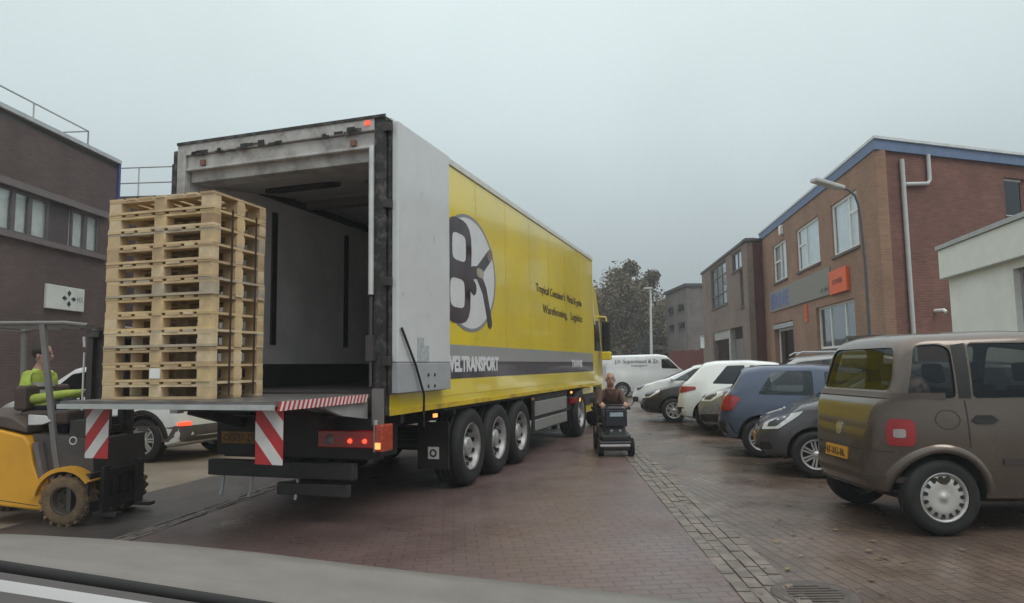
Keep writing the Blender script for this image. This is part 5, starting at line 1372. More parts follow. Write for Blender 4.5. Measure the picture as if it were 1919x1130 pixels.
# --- white crossover, tail towards the street
WHP = carpaint('white car paint', (.80, .82, .81), .0, .25)
Le_ = 4.1; belte = [(0, 1.02), (1.2, .98), (Le_ - 1.2, .95), (Le_, .88)]
be_ = Body(Le_, 1.76, hatch(Le_, 1.57, 1.02, 1.0, 3.1, 2.2, .62, .92, .68), belte, plan(Le_, .68), tumble=.28)
se_ = sidewin(be_, belte, [(.78, 1.50, 1.12, 1.50), (1.60, 2.8, 1.60, 2.22)], .05, .12)
oE = G(1272, 802); hdE = Vector((.965, -.26, 0)).normalized()
oE = oE + Vector((-hdE.y, hdE.x, 0)) * .2
cE, bE = car('parked_car', 'white crossover with red tail light, its tail towards the street beyond the silver car', 'car', (oE.x, oE.y, 0), hdE, be_, WHP, (.72, 3.3, .33, .2), se_, ws=[(-.6, 1.05), (.6, 1.05), (.52, 1.46), (-.52, 1.46)], rw=[(-.60, 1.10), (.60, 1.10), (.52, 1.44), (-.52, 1.44)], cab=(.4, 3.05, .42), group=GRP, glassm=DARKGLASS)
for s in (-1, 1):
    decal(bE, rounded([(-.24, .86), (.02, .84), (.26, .92), (.24, .98), (-.02, .99), (-.24, .95)], .02), F_DIAG(.18, s * .72, R(180 - s * 42)), .012, REDL, 'tail_light', cE, .03)
plate(bE, cE, 0, .62, .50, .115, False, Le_, 'H-702-ZT')
decal(bE, [(-.8, .40), (.8, .40), (.8, .52), (-.8, .52)], F_REAR(), .006, BLACK, 'lower_bumper', cE, .06)
decal(bE, rounded([(-.045, .84), (.045, .84), (.045, .96), (-.045, .96)], .03), F_REAR(), .01, mat('chrome emblem', (.5, .48, .45), .2, metal=.8), 'emblem', cE, .03)
side_details(cE, bE, (1.55, 2.9), .4, .96, (1.4, 2.6), .88, WHP)

# --- black saloon nosed towards the street
BKP = carpaint('black car paint', (.030, .026, .028), .2, .24)
Lf_ = 4.3; beltf = [(0, .92), (Lf_ - 1.3, .90), (Lf_, .80)]
bf_ = Body(Lf_, 1.76, hatch(Lf_, 1.46, .95, .94, 3.25, 2.35, .6, .88), beltf, plan(Lf_), tumble=.32)
sf_ = sidewin(bf_, beltf, [(.7, 1.6, .95, 1.6), (1.7, 2.95, 1.7, 2.38)])
nf = G(1203, 787); hdF = Vector((-.975, .22, 0)).normalized(); oF = nf - hdF * Lf_ + Vector((-hdF.y, hdF.x, 0)) * .0
cF, bF = car('parked_car', 'black hatchback nosed towards the street between the white crossover and a white hatchback', 'car', (oF.x, oF.y, 0), hdF, bf_, BKP, (.75, 3.45, .31, .19), sf_, ws=[(-.6, .99), (.6, .99), (.5, 1.36), (-.5, 1.36)], rw=[(-.55, 1.02), (.55, 1.02), (.48, 1.32), (-.48, 1.32)], cab=(.4, 3.2, .40), group=GRP)
front_details(cF, bF, Lf_, [(-.14, .62), (.10, .64), (.30, .78), (.28, .83), (.0, .76), (-.14, .70)], None, .4, [(-.5, .28), (.5, .28), (.5, .5), (-.5, .5)])
hood_line(cF, bF, bf_, 3.25, 4.0, INTER); mirrors(cF, bf_, 2.95, .98, BKP)
# --- white hatchback beyond it
Lg = 4.0; beltg = [(0, .95), (Lg - 1.2, .92), (Lg, .82)]
bg_ = Body(Lg, 1.70, hatch(Lg, 1.50, .95, .95, 3.0, 1.95, .5), beltg, plan(Lg), tumble=.30)
sg_ = sidewin(bg_, beltg, [(.6, 1.3, .8, 1.3), (1.4, 2.7, 1.4, 2.0)])
ng = G(1187, 766); hdG = Vector((-.98, .2, 0)).normalized(); oG = ng - hdG * Lg
cG, bG = car('parked_car', 'white hatchback with a raked windscreen, nosed towards the street before the white van', 'car', (oG.x, oG.y, 0), hdG, bg_, WHP, (.7, 3.2, .31, .19), sg_, ws=[(-.6, 1.0), (.6, 1.0), (.5, 1.40), (-.5, 1.40)], rw=[(-.55, 1.04), (.55, 1.04), (.48, 1.36), (-.48, 1.36)], cab=(.35, 2.95, .40), group=GRP)
front_details(cG, bG, Lg, [(-.14, .62), (.10, .64), (.30, .80), (.28, .86), (.0, .78), (-.14, .70)], None, .4, [(-.5, .28), (.5, .28), (.5, .45), (-.5, .45)])
hood_line(cG, bG, bg_, 3.0, 3.7, INTER); mirrors(cG, bg_, 2.7, 1.0, WHP)

# --- white panel van side on at the street end
YV = 32.0; vl, vr = AT(1134, 668, YV), AT(1294, 668, YV)
Lv = vr.x - vl.x; Hv = AT(1230, 664, YV).z
kx = Lv / 5.0
topv = [(0, .6), (.02, .9), (.04, Hv - .12), (.12, Hv - .02), (1.5 * kx, Hv), (3.2 * kx, Hv + .02), (3.65 * kx, Hv - .05), (4.45 * kx, 1.27), (4.6 * kx, 1.18), (4.9 * kx, 1.0), (4.97 * kx, .7), (Lv, .5)]
beltv = [(0, 1.25), (Lv, 1.15)]
bv_ = Body(Lv, 1.95, topv, beltv, [(0, .9), (.05, .97), (.2, 1), (Lv - .8, 1), (Lv - .3, .9), (Lv, .7)], tumble=.10, round_=.12)
sv_ = [[(3.28 * kx, 1.30), (4.30 * kx, 1.27), (3.72 * kx, Hv - .22), (3.28 * kx, Hv - .22)]]
cV, bV = car('panel_van', 'white panel van standing side on across the street end', 'van', (vl.x, YV + .9, 0), (1, 0.0), bv_, WHP, (.95 * kx, 4.0 * kx, .33, .2), sv_, ws=[(-.7, 1.35), (.7, 1.35), (.65, Hv - .2), (-.65, Hv - .2)], cab=(2.9 * kx, 4.4 * kx, .5))
yv = bV.ray_cast(Vector((1.5, -3, 1.45)), Vector((0, 1, 0)), 6)[0].y - .005
text_mesh('lettering', 'J.V. Supermond & Zn.', INK, cV, frame((.55 * kx, yv - .012, 1.52), (1, 0, 0), (0, 0, 1)), .2, 2.6 * kx, .20, .004, .0)
text_mesh('lettering', 'transport', INK, cV, frame((1.5 * kx, yv - .008, 1.38), (1, 0, 0), (0, 0, 1)), .1, .75, .09, .002)
MB().box(.15 * kx, 1.8 * kx, yv - .004, yv, 1.15, 1.19).build('pinstripe', INK, cV)
text_mesh('lettering', '050-3128841', INK, cV, frame((1.9 * kx, yv - .004, 1.06), (1, 0, 0), (0, 0, 1)), .1, .75, .09, .002)

# --- white SUV behind the forklift, tail to the right
Lj = 4.5; beltj = [(0, 1.08), (Lj - 1.3, 1.02), (Lj, .95)]
bj_ = Body(Lj, 1.88, hatch(Lj, 1.66, 1.08, 1.08, 3.35, 2.5, .55, .98, .75), beltj, plan(Lj, .68), tumble=.26)
sj_ = sidewin(bj_, beltj, [(.75, 1.6, 1.0, 1.6), (1.72, 3.05, 1.72, 2.52)], .03, .12)
hdJ = Vector((-.955, .30, 0)).normalized(); lJ = Vector((-hdJ.y, hdJ.x, 0))
wj = G(272, 866); oJ = wj - hdJ * .80 - lJ * (1.88 / 2 - .10)
cJ, bJ = car('parked_car', 'white off roader with lit red tail lights parked behind the forklift and pallets', 'car', (oJ.x, oJ.y, 0), hdJ, bj_, WHP, (.80, 3.5, .36, .22), sj_, ws=[(-.65, 1.14), (.65, 1.14), (.56, 1.54), (-.56, 1.54)], rw=[(-.6, 1.18), (.6, 1.18), (.54, 1.52), (-.54, 1.52)], cab=(.4, 3.3, .45), glassm=DARKGLASS)
for s in (-1, 1):
    decal(bJ, rounded([(-.12, .84), (.14, .84), (.16, 1.02), (-.10, 1.02)], .02), F_DIAG(.15, s * .8, R(180 - s * 45)), .012, BLACK, 'tail_light_surround', cJ, .04)
    tl = decal(bJ, rounded([(-.10, .60), (.10, .60), (.10, .66), (-.10, .66)], .02), F_DIAG(.15, s * .72, R(180 - s * 38)), .018, REDLIT, 'tail_light', cJ, .03)
decal(bJ, [(-.93, .34), (.93, .34), (.93, .60), (-.93, .60)], F_REAR(), .008, mat('grey bumper plastic', (.10, .085, .085), .6), 'lower_bumper', cJ, .06)
for s in (-1, 1): arch_lip(cJ, bJ, .80, .36, BLACK, .418, .50, s, off=.012); arch_lip(cJ, bJ, 3.5, .36, BLACK, .418, .50, s, off=.012)
plate(bJ, cJ, 0, .74, .50, .115, False, Lj, 'K-236-NV'); mirrors(cJ, bj_, 3.0, 1.15, WHP)

# ------------------------------------------------------------------ forklift
wn, wf = G(121, 985), G(247, 966)
fl = Vector((.06, 1, 0)).normalized(); TRK = .90
fh = Vector((fl.y, -fl.x, 0))
fork = thing('forklift', 'orange forklift with dusty tyres facing the tail lift', 'forklift', (wn.x, wn.y, 0), math.atan2(fh.y, fh.x))
FM = frame((wn.x, wn.y, 0), fh, fl)
def fp(u, v): return wp(u, v, FM)
ORANGE = mat('orange forklift paint', (.68, .33, .022), .35, var=.08, scale=3, coat=.3, dirt=(.42, .22, .04), dirtamt=.4)
FGREY = mat('grey forklift steel', (.13, .115, .11), .5, var=.2, scale=6, dirt=(.22, .19, .17), dirtamt=.4)
FDARK = mat('dark mast steel', (.040, .034, .033), .5, var=.3, scale=8, dirt=(.12, .10, .09), dirtamt=.5)
poly = [fp(*p) for p in ((-70, 790), (0, 806), (44, 817), (55, 832), (62, 872), (72, 896), (84, 958), (60, 956), (-70, 940))]
rec = [fp(*p) for p in ((2, 823), (40, 829), (48, 838), (49, 858), (20, 850), (8, 840))]
b = MB(); b.prism(poly, .0, TRK + .12, 'y'); body = b.build('body', ORANGE, fork, bevel=.02)
cut = MB().prism(rounded(rec, .02), -.1, .10, 'y').build('cutter', FDARK)
md = body.modifiers.new('cut', 'BOOLEAN'); md.object = cut; md.solver = 'EXACT'; md.operation = 'DIFFERENCE'
me = evaluated(body); body.modifiers.clear(); body.data = me; bpy.data.objects.remove(cut)
b = MB(); b.prism(rounded(rec, .02), .085, .095, 'y'); b.build('vent_recess', FDARK, body)
b = MB(); b.prism([fp(*p) for p in ((-75, 770), (20, 782), (46, 800), (47, 812), (0, 801), (-75, 785))], .02, TRK + .10, 'y'); b.build('bonnet', mat('dark forklift bonnet', (.085, .062, .052), .6, var=.2), fork, bevel=.015)
# seam line on the body
x0, z0 = fp(0, 931); x1, z1 = fp(70, 948)
MB().bar((x0 - .3, -.001, z0 + .01), (x1, -.001, z1), .003, .006).build('panel_gap', FDARK, body)
# grey frame and step between body and mast
fr_poly = [fp(*p) for p in ((50, 812), (62, 822), (112, 822), (160, 812), (168, 892), (80, 894), (66, 878))]
b = MB(); b.prism([fp(*p) for p in ((62, 830), (72, 830), (82, 888), (104, 888), (104, 898), (74, 897))], -.012, .06, 'y')
b.prism([fp(*p) for p in ((52, 815), (166, 826), (166, 892), (108, 889), (80, 889), (66, 876))], .07, TRK + .05, 'y', 1)
b.build('chassis_frame', [FGREY, mat('dark grey cabin side', (.075, .065, .062), .6, var=.2)], fork)
b = MB(); b.box(fp(84, 887)[0], fp(104, 887)[0], .0, .2, fp(90, 896)[1], fp(90, 889)[1]); b.build('step', FGREY, fork)
# fender arch over the front wheel
wx_, wz_ = 0.0, (fp(121, 985)[1] * 0 + .245)
b = MB(); seg = 14
for k in range(seg):
    a0, a1 = R(35 + 135 * k / seg), R(35 + 135 * (k + 1) / seg)
    b.prism([(wx_ + r_ * math.cos(a), wz_ + r_ * math.sin(a)) for a, r_ in ((a0, .285), (a0, .325), (a1, .325), (a1, .285))], -.06, .16, 'y')
b.build('mudguard', ORANGE, fork, merge=True)
b = MB(); b.prism([fp(*p) for p in ((74, 897), (92, 897), (88, 930), (84, 958))], -.01, .12, 'y'); b.build('lower_body', ORANGE, fork)
for x, y, Rw in ((0, .06, .245), (0, TRK - .02, .245), (-1.25, .15, .21), (-1.25, TRK - .1, .21)):
    t_, r, M, rr, hh, dish = wheel(fork, (x, y, Rw), Rw, .20, 1 if y > TRK / 2 else -1, FGREY, tyre=RUBDUSTY, rimr=.56, dish=.05, tread=True)
    rot = Matrix.Translation((x, y, Rw)) @ Matrix.Rotation(R(90), 4, 'Z') @ Matrix.Translation((-x, -y, -Rw))
    t_.data.transform(rot); M = rot @ M; r.v = [tuple(rot @ Vector(v)) for v in r.v]
    r.lathe([(rr * .84, hh * .80 - dish), (rr * .5, hh * .2), (rr * .4, hh * .3), (0, hh * .35)], 24, 0, M)
    for k in range(6):
        a = 2 * math.pi * k / 6; r.lathe([(.012, hh * .2), (.012, hh * .45), (0, hh * .46)], 6, 0, M @ Matrix.Translation((rr * .55 * math.cos(a), rr * .55 * math.sin(a), 0)))
    r.build('rim', [mat('dusty dark rim', (.075, .055, .045), .7, var=.3), FDARK], t_)
# overhead guard
gz = fp(70, 605)[1]; gx1 = fp(155, 608)[0]; gx0 = fp(-80, 596)[0]
b = MB()
for y in (.08, TRK): b.tube([(gx0, y, gz - .02), (gx0 + .25, y, gz + .01), (gx1 - .25, y, gz), (gx1, y, gz - .03)], .022, 8)
for k in range(7): b.bar((gx0 + (gx1 - gx0) * k / 6, .08, gz - .01 - (.02 if k in (0, 6) else 0)), (gx0 + (gx1 - gx0) * k / 6, TRK, gz - .01 - (.02 if k in (0, 6) else 0)), .03, .02)
b.build('overhead_guard', mat('dusty guard steel', (.17, .16, .155), .5, var=.1), fork)
pa, pc = fp(69, 607), fp(98, 880)
for y in (.08, TRK):
    b = MB(); b.bar((pa[0], y, pa[1]), (pc[0] - .05, y, pc[1] + .25), .035, .055); b.bar((pc[0] - .05, y, pc[1] + .25), (pc[0], y, pc[1]), .035, .055); b.build('guard_pillar', mat('dusty guard steel', (.17, .16, .155), .5), fork)
    b = MB(); b.bar((gx0, y, gz), (gx0 + .05, y, .75), .035, .05); b.build('guard_pillar', mat('dusty guard steel', (.17, .16, .155), .5), fork)
# mast: two outer channels, inner channels, carriage, backrest, forks, cylinders
mx0 = fp(143, 800)[0]; mzt = fp(155, 618)[1]
for y in (.14, TRK - .22):
    b = MB(); b.box(mx0, mx0 + .06, y - .03, y + .03, .10, mzt); b.box(mx0 + .03, mx0 + .13, y + .031, y + .06, .12, mzt - .06); b.build('mast_channel', FDARK, fork)
b = MB(); b.tube([(mx0 + .03, TRK / 2, .2), (mx0 + .03, TRK / 2, mzt - .2)], .035, 10); b.build('lift_cylinder', mat('chrome cylinder', (.3, .3, .3), .25, metal=.8), fork)
b = MB(); b.tube([(mx0 - .02, .10, fp(155, 770)[1]), (mx0 - .02, .10, fp(155, 660)[1])], .010, 6); b.tube([(mx0 - .02, .10, fp(155, 650)[1]), (mx0 - .03, .10, fp(155, 630)[1])], .014, 6); b.build('hose', mat('pale hose', (.55, .55, .54), .5), fork)
b = MB(); b.box(mx0 - .0, mx0 + .13, .09, TRK - .02, mzt - .07, mzt); b.build('mast_crossbar', FDARK, fork); b = MB(); b.box(mx0, mx0 + .06, .15, TRK - .08, .85, .93); b.build('mast_crossbar', FDARK, fork)
b = MB(); b.box(mx0 + .135, mx0 + .18, -.02, TRK - .02, .12, .22); b.box(mx0 + .135, mx0 + .18, -.02, TRK - .02, .42, .50)
for k in range(6): y = -.02 + (TRK - .03) * k / 5; b.box(mx0 + .14, mx0 + .165, y, y + .03, .22, .42)
b.build('carriage', FDARK, fork)
b = MB(); b.box(mx0 - .05, mx0 - .005, -.03, TRK - .02, .12, .52); b.box(mx0 + .06, mx0 + .12, .0, TRK - .03, .10, .50); b.build('front_plate', mat('dark front plate', (.062, .054, .052), .55, var=.25, scale=5, dirt=(.14, .12, .11), dirtamt=.5), fork)
for y in (.18, TRK - .14):
    b = MB(); b.box(mx0 + .181, mx0 + .22, y - .05, y + .05, .06, .55); b.box(mx0 + .221, mx0 + .36, y - .05, y + .05, .055, .09); b.build('fork_tine', FDARK, fork)
# seat, backrest hood, wheel
sx = fp(62, 760)[0]
b = MB(); b.box(sx - .30, sx + .22, .20, TRK - .08, fp(62, 800)[1], fp(62, 772)[1]); b.box(sx - .36, sx - .22, .18, TRK - .06, fp(62, 772)[1], fp(62, 738)[1] + .08)
b.build('seat', mat('brown seat vinyl', (.075, .050, .040), .7, var=.3), fork, bevel=.03)
a_ = fp(47, 796); c_ = fp(86, 779)
b = MB(); b.prism([fp(46, 797), fp(72, 796), fp(88, 790), fp(74, 780), fp(46, 778)], .05, .09, 'y'); b.build('side_panel', mat('white side panel', (.58, .58, .57), .5), fork)
st = fp(118, 742)
Mw = frame((st[0], TRK / 2, st[1]), (0, 1, 0), Vector((.6, 0, .8)))
b = MB(); b.lathe([(.15 + .012 * math.cos(q), .012 * math.sin(q)) for q in [2 * math.pi * k / 8 for k in range(8)]], 20, 0, Mw, close=True)
b.tube([(st[0] + .01, TRK / 2, st[1]), (st[0] + .12, TRK / 2, st[1] - .35)], .03, 8); b.build('steering_wheel', BLACK, fork)
b = MB(); b.box(fp(112, 800)[0], mx0 - .01, .15, TRK - .05, fp(112, 890)[1], fp(112, 790)[1]); b.build('dashboard', FDARK, fork)
xm_, zm_ = fp(128, 833)
b = MB(); b.lathe([(.030, 0), (.042, 0), (.042, .004), (.030, .004)], 20, 0, frame((xm_, .0685, zm_ + .03), (1, 0, 0), (0, 0, 1)), close=True)
b.build('round_mark', WHITER, fork)

# ------------------------------------------------------------------ people
SKIN = mat('skin', (.42, .235, .185), .55, var=.08, scale=20)
def figure(name, label, P, J, bones, regions, mats, extra=None):
    """J: joint -> (point, radius); one continuous skinned body, coloured by the nearest bone"""
    names = list(J); idx = {n: i for i, n in enumerate(names)}
    me = bpy.data.meshes.new(name)
    me.from_pydata([P(J[n][0]) for n in names], [(idx[a], idx[b]) for a, b in bones], [])
    o = newobj(name, me)
    sk = o.modifiers.new('skin', 'SKIN'); sk.use_smooth_shade = True; sk.branch_smoothing = .3
    o.modifiers.new('sub', 'SUBSURF').levels = 1; o.modifiers['sub'].render_levels = 1
    for i, n in enumerate(names):
        sv = me.skin_vertices[0].data[i]; r = J[n][1]; sv.radius = (r, r) if not isinstance(r, tuple) else r
        sv.use_root = (n == 'pelvis')
    me2 = evaluated(o); bpy.data.objects.remove(o)
    me2.materials.clear()
    for m in mats: me2.materials.append(m)
    segs = [(Vector(P(J[a][0])), Vector(P(J[b][0])), regions.get((a, b), regions.get(b, 0))) for a, b in bones]
    for p in me2.polygons:
        p.use_smooth = True; best = None
        for a, c, mi in segs:
            d = c - a; t = max(0, min(1, (p.center - a).dot(d) / max(d.length_squared, 1e-9))); q = (p.center - a - d * t).length
            if best is None or q < best[0]: best = (q, mi)
        p.material_index = best[1]
    if extra:
        bm = bmesh.new(); bm.from_mesh(me2)
        tmp = bpy.data.meshes.new('tmp'); tmp.from_pydata(extra.v, [], extra.f)
        for p, mi, sm in zip(tmp.polygons, extra.mi, extra.sm): p.material_index = mi; p.use_smooth = True
        bm.from_mesh(tmp); bm.to_mesh(me2); bm.free(); bpy.data.meshes.remove(tmp)
    o = newobj('person', me2)
    return tag(o, label, 'person')
def hand_joints(J, bones, key, wrist, dirv, side, up, curl=.6, mi=None, reg=None, skin=3):
    """palm plus four fingers and a thumb closing round a bar; dirv points along the hand, side across it, up out of its back"""
    d, s, u = Vector(dirv).normalized(), Vector(side).normalized(), Vector(up).normalized()
    w = Vector(wrist); J[key + 'wr'] = (w, .026); J[key + 'pm'] = (w + d * .05, (.040, .020))
    bones.append((key + 'wr', key + 'pm')); reg[key + 'pm'] = skin
    for i, (off, ln) in enumerate(((-.030, .070), (-.010, .080), (.010, .075), (.030, .058))):
        a = w + d * .085 + s * off; b_ = a + (d * math.cos(curl) - u * math.sin(curl)) * ln * .5; c = b_ + (d * math.cos(curl * 2.4) - u * math.sin(curl * 2.4)) * ln * .5
        for n_, p, r in (('a', a, .0105), ('b', b_, .0095), ('c', c, .008)):
            J[f'{key}f{i}{n_}'] = (p, r); reg[f'{key}f{i}{n_}'] = skin
        bones += [(key + 'pm', f'{key}f{i}a'), (f'{key}f{i}a', f'{key}f{i}b'), (f'{key}f{i}b', f'{key}f{i}c')]
    a = w + d * .035 - s * .042; b_ = a + (d * .7 - s * .3 - u * .5).normalized() * .04; 
    J[key + 't0'] = (a, .011); J[key + 't1'] = (b_, .009); reg[key + 't0'] = skin; reg[key + 't1'] = skin
    bones += [(key + 'pm', key + 't0'), (key + 't0', key + 't1')]
def head_extra(P, hc, f, l, u, scale=1.0, eyes=4, skin=3, lip=5):
    """nose, ears, eyes, brows and mouth set into the head; hc head centre, f forward, l left, u up"""
    b = MB(); f, l, u = Vector(f).normalized(), Vector(l).normalized(), Vector(u).normalized(); hc = Vector(hc)
    def Q(a, c, d): return Vector(P(hc + (f * a + l * c + u * d) * scale))
    def blob(a, c, d, rr, mi):
        k = len(b.v); t = MB(); t.ball((0, 0, 0), 1, 8)
        b.add([Q(a + v[0] * rr[0], c + v[1] * rr[1], d + v[2] * rr[2]) for v in t.v], t.f, mi, True)
    blob(.0, 0, .02, (.098, .078, .108), skin); blob(.025, 0, -.05, (.075, .066, .075), skin); blob(.100, 0, -.015, (.022, .014, .026), skin); blob(.085, 0, .010, (.016, .010, .03), skin)
    for s in (-1, 1):
        blob(0.0, s * .080, -.005, (.020, .012, .032), skin)
        blob(.092, s * .033, .018, (.010, .013, .008), eyes); blob(.095, s * .034, .038, (.008, .02, .005), lip)
    blob(.096, 0, -.060, (.008, .024, .006), lip)
    return b
def seated(P, J, bones, reg, hip, sh, head, knees, feet, hands, elbows, f, l, bulk=1.0, jacket=0, trouser=1, shoe=2, skin=3, hdir=None):
    f, l = Vector(f), Vector(l); u = Vector((0, 0, 1)); hip = Vector(hip); sh = Vector(sh); head = Vector(head)
    J['pelvis'] = (hip, (.165 * bulk, .125 * bulk)); J['belly'] = (hip.lerp(sh, .4), (.165 * bulk, .13 * bulk)); J['chest'] = (hip.lerp(sh, .8), (.175 * bulk, .12 * bulk))
    J['neckb'] = (sh + u * .035, .08); J['neck'] = (sh.lerp(head, .45), .062); J['jaw'] = (head - u * .055 + f * .02, .066); J['skull'] = (head + u * .01, .100); J['crown'] = (head + u * .08 - f * .01, .075)
    bones += [('pelvis', 'belly'), ('belly', 'chest'), ('chest', 'neckb'), ('neckb', 'neck'), ('neck', 'jaw'), ('jaw', 'skull'), ('skull', 'crown')]
    for n in ('belly', 'chest', 'neckb'): reg[n] = jacket
    for n in ('neck', 'jaw', 'skull', 'crown'): reg[n] = skin
    for i, s in enumerate((1, -1)):
        k = 'LR'[i]
        shp = sh + l * s * .175 * bulk - u * .02
        J[k + 'sh'] = (shp, .085 * bulk); J[k + 'el'] = (Vector(elbows[i]), .062 * bulk); w = Vector(hands[i]); J[k + 'fo'] = (Vector(elbows[i]).lerp(w, .75), .048)
        bones += [('chest', k + 'sh'), (k + 'sh', k + 'el'), (k + 'el', k + 'fo')]
        for n in ('sh', 'el', 'fo'): reg[k + n] = jacket
        d = (w - Vector(elbows[i])).normalized() if hdir is None else Vector(hdir)
        hand_joints(J, bones, k, w, d, l * (-s), u, .75, reg=reg, skin=skin); bones.append((k + 'fo', k + 'wr')); reg[k + 'wr'] = jacket
        J[k + 'hp'] = (hip + l * s * .10, .10); J[k + 'kn'] = (Vector(knees[i]), .068); J[k + 'an'] = (Vector(feet[i]) + u * .07, .048); J[k + 'to'] = (Vector(feet[i]) + f * .15 + u * .04, (.045, .035))
        J[k + 'cf'] = (Vector(knees[i]).lerp(J[k + 'an'][0], .4), .062)
        bones += [('pelvis', k + 'hp'), (k + 'hp', k + 'kn'), (k + 'kn', k + 'cf'), (k + 'cf', k + 'an'), (k + 'an', k + 'to')]
        for n in ('hp', 'kn', 'cf', 'an'): reg[k + n] = trouser
        reg[k + 'to'] = shoe
HIVIS = mat('hi vis yellow', (.40, .50, .08), .75, var=.28, scale=9, bump=.6, bscale=14)
JEAN = mat('dark work trousers', (.03, .032, .045), .8, var=.2)
SHOE = mat('dark shoes', (.02, .018, .018), .6)
EYE = mat('eye', (.03, .025, .02), .3); LIPM = mat('lip and brow', (.19, .09, .075), .6)
# driver on the forklift (forklift metres)
Pf = lambda p: FM @ Vector(p)
hx_, hz_ = fp(64, 752); hy = TRK / 2 + .02
mid = lambda u, v: wp(u, v, FM @ Matrix.Translation((0, hy, 0)))
hipx, hipz = mid(62, 762); shx, shz = mid(76, 698); hdx, hdz = mid(78, 668)
J = {}; bones = []; reg = {}
stz = st[1]
seated(Pf, J, bones, reg, (hipx, hy, hipz), (shx, hy, shz), (hdx + .02, hy, hdz), [(hipx + .42, hy + .12, hipz + .03), (hipx + .42, hy - .12, hipz + .03)], [(hipx + .45, hy + .12, hipz - .42), (hipx + .45, hy - .12, hipz - .42)],
       [(st[0] - .07, hy + .10, stz + .03), (st[0] - .07, hy - .10, stz + .03)], [(shx - .02, hy + .21, shz - .29), (shx - .02, hy - .21, shz - .29)], (1, 0, 0), (0, 1, 0), .92)
drv = figure('person', 'forklift driver in a hi vis yellow jacket seated under the overhead guard', Pf, J, bones, reg, [HIVIS, JEAN, SHOE, SKIN, EYE, LIPM], head_extra(Pf, J['skull'][0], (1, 0, 0), (0, 1, 0), (0, 0, 1)))
hb = MB(); hc = Vector(J['skull'][0])
t = MB(); t.ball((0, 0, 0), 1, 14)
hb.add([Pf(hc + Vector((-.018 + v[0] * .098, v[1] * .094, .035 + max(v[2], -.35 - .6 * (v[0] < .1)) * .085))) for v in t.v], t.f, 0, True)
hb.build('hair', mat('dark hair', (.03, .02, .015), .8), drv)
# grey reflective bands on the jacket
for f_ in (.35, .62):
    rb2 = MB()
    c = Vector(J['pelvis'][0]).lerp(Vector(J['chest'][0]), f_ + .2); n = 20; ring = []
    for dz in (-.022, .022): ring.append([Pf(c + Vector((.142 * math.cos(2 * math.pi * k / n), .180 * math.sin(2 * math.pi * k / n), dz))) for k in range(n)])
    for k in range(n): rb2.add([ring[0][k], ring[0][(k + 1) % n], ring[1][(k + 1) % n], ring[1][k]], [(0, 1, 2, 3)], 0, True)
    rb2.build('reflective_band', mat('grey reflective tape', (.45, .45, .43), .4), drv)

# ------------------------------------------------------------------ mobility scooter and rider, coming towards the camera
sc0 = G(1157, 857); sc0 = Vector((sc0.x, sc0.y + .15, 0))
sf = Vector((-sc0.x * .3, -sc0.y, 0)).normalized(); slft = Vector((-sf.y, sf.x, 0))
scoot = thing('mobility_scooter', 'black mobility scooter with front basket and pale bumper driving down the brick road', 'mobility scooter', (sc0.x, sc0.y, 0), math.atan2(sf.y, sf.x))
SM = frame((sc0.x, sc0.y, 0), sf, slft)
SB = mat('black scooter plastic', (.022, .019, .021), .35, var=.2, coat=.3)
b = MB(); b.prism([(-1.0, .20), (.05, .20), (.12, .26), (.12, .36), (-.02, .40), (-.10, .30), (-.55, .30), (-.62, .46), (-1.0, .46), (-1.08, .34)], -.24, .24, 'y'); b.build('body', SB, scoot, bevel=.03)
b = MB(); b.prism([(-.02, .38), (.12, .30), (.06, .55), (-.06, .82), (-.14, .80), (-.10, .5)], -.13, .13, 'y'); b.build('tiller', SB, scoot, bevel=.02)
b = MB(); b.tube([(-.12, .25, .80), (-.07, .18, .82), (-.07, 0, .83), (-.07, -.18, .82), (-.12, -.25, .80)], .014, 8); b.build('handlebar', BLACK, scoot)
b = MB(); b.box(-.03, .20, -.17, .17, .50, .52); b.box(.185, .20, -.175, .175, .50, .76); b.box(-.03, .20, .16, .175, .50, .76); b.box(-.03, .20, -.175, -.16, .50, .76); b.box(-.035, -.02, -.17, .17, .50, .78)
b.build('basket', mat('dark basket', (.016, .017, .026), .4, var=.2), scoot, bevel=.006)
b = MB(); b.box(.201, .206, -.10, .11, .66, .725); b.build('pale_label', mat('pale blue label', (.36, .44, .52), .4, var=.2, scale=30), scoot)
b = MB(); b.box(.12, .17, -.27, .22, .165, .205); b.build('bumper', mat('pale bumper strip', (.50, .47, .47), .35, metal=.3), scoot, bevel=.012)
b = MB(); b.box(.06, .13, -.29, .25, .10, .26); b.build('front_apron', SB, scoot, bevel=.03)
for y in (-.07, .07): MB().ball((.05, y, .42), (.05, .05, .04), 10).build('headlight', CLEARL, scoot)
b = MB(); b.box(-.95, -.50, -.23, .23, .50, .60); b.box(-1.02, -.93, -.22, .22, .55, 1.0); b.build('seat', mat('black seat', (.025, .022, .022), .7), scoot, bevel=.04)
for s in (-1, 1):
    b = MB(); b.box(-.92, -.55, s * .30 - .03, s * .30 + .03, .72, .77); b.bar((-.9, s * .3, .74), (-.95, s * .27, .6), .03, .03); b.build('armrest', BLACK, scoot, bevel=.012)
    b = MB(); b.tube([(-.11, s * .28, .81), (-.08, s * .36, .92)], .008, 6); b.box(-.10, -.085, s * .36 - .045, s * .36 + .045, .88, .96); b.build('mirror', BLACK, scoot, bevel=.008)
